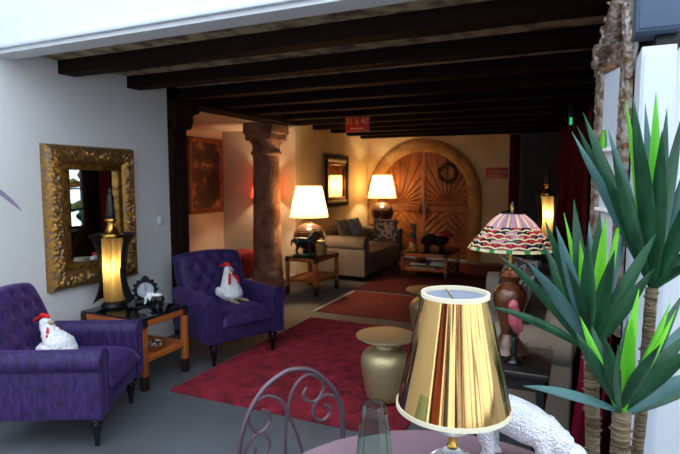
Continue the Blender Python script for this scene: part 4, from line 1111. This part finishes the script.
cA = crown((591, 352), 1.62, [
    (574, 199, .06, D_, .056, .0), (564, 213, .10, G_, .036, .0), (544, 218, .0, D_, .046, .0), (556, 226, -.08, B_, .05, .0), (589, 221, .12, B_, .05, 0),
    (600, 210, .02, D_, .055, 0), (606, 214, -.06, G_, .042, 0), (621, 214, .06, G_, .036, 0), (626, 226, .10, B_, .045, 0), (580, 240, .02, G_, .04, 0),
    (657, 232, -.05, D_, .052, .02), (655, 268, -.10, D_, .05, .03), (498, 255, .02, D_, .036, .10), (527, 262, -.10, B_, .05, .06), (490, 307, -.04, D_, .034, .10),
    (615, 250, -.15, D_, .055, 0), (566, 262, -.18, D_, .052, .02), (588, 236, -.2, D_, .058, .0), (640, 258, .16, D_, .045, .03), (540, 240, .20, D_, .045, .04), (548, 262, .05, D_, .045, .04), (603, 238, .1, D_, .055, 0)], 0)
cB = crown((652, 288), 1.66, [
    (572, 132, .0, B_, .046, .0), (577, 126, .08, D_, .05, .0), (583, 112, .04, D_, .055, .0), (608, 128, .10, B_, .05, 0), (626, 101, .0, G_, .034, 0), (632, 93, -.04, D_, .056, 0),
    (645, 103, .08, B_, .05, 0), (656, 91, .04, G_, .05, 0), (667, 108, .12, D_, .05, 0), (683, 112, .0, D_, .055, 0), (695, 140, .06, B_, .05, 0), (700, 170, -.10, D_, .055, 0),
    (662, 130, -.15, D_, .058, 0), (640, 130, -.14, D_, .058, 0), (612, 150, -.10, D_, .056, 0), (695, 205, .05, D_, .05, .03), (693, 245, .0, D_, .048, .05), (697, 262, -.12, D_, .044, .08), (620, 170, .16, D_, .05, 0), (598, 160, -.06, D_, .052, .01), (676, 150, .16, B_, .05, 0)], 0)
cC = crown((622, 412), 1.46, [
    (604, 336, -.02, D_, .05, .0), (580, 316, .05, G_, .036, .0), (628, 318, .10, D_, .05, 0), (639, 289, .04, G_, .044, 0), (632, 318, -.05, G_, .048, 0), (671, 301, .06, G_, .036, 0), (676, 310, .0, G_, .034, 0),
    (684, 292, .10, D_, .05, 0), (692, 330, .02, D_, .056, .02), (700, 345, -.10, D_, .056, .04), (704, 372, -.02, B_, .055, .07), (700, 390, .06, D_, .045, .08), (660, 345, -.15, D_, .056, .0), (523, 386, -.02, B_, .036, .08),
    (590, 322, .10, D_, .046, .0), (574, 330, .02, D_, .044, .02), (618, 345, -.14, D_, .052, 0), (690, 318, .12, B_, .05, .02)], 0)
trunk((-.045, .03), cA, .022)
trunk((.06, .06), cB, .018)
trunk((.0, -.07), cC, .026)

# garden seen through the side window
gb = MB()
random.seed(9)
for i in range(110):
    p_ = Vector((RX+.7+random.random()*.5, 5.0+random.random()*3.2, random.random()*2.7))
    gb.ell(p_, (.14, .16, .12), sub=1)
gb.remesh(.05, 1).disp(lambda c: .05*noise.noise(c*9))
tag(gb.build('hedge', M['grass_out']), 'green hedge outside the side window', 'hedge')

# ------------------------------------------------------------------ light
w = bpy.data.worlds.new('world'); S.world = w; w.use_nodes = True
bg = w.node_tree.nodes['Background']; bg.inputs['Color'].default_value = (.72, .85, 1.0, 1); bg.inputs['Strength'].default_value = 3.1

S.view_settings.view_transform = 'Standard'; S.view_settings.look = 'None'; S.view_settings.gamma = 1; S.view_settings.use_curve_mapping = False
S.view_settings.exposure = 0.1
S.cycles.use_denoising = True
S.cycles.max_bounces = 10; S.cycles.diffuse_bounces = 5; S.cycles.glossy_bounces = 5; S.cycles.transmission_bounces = 8
S.cycles.sample_clamp_indirect = 6; S.cycles.caustics_reflective = False; S.cycles.caustics_refractive = False
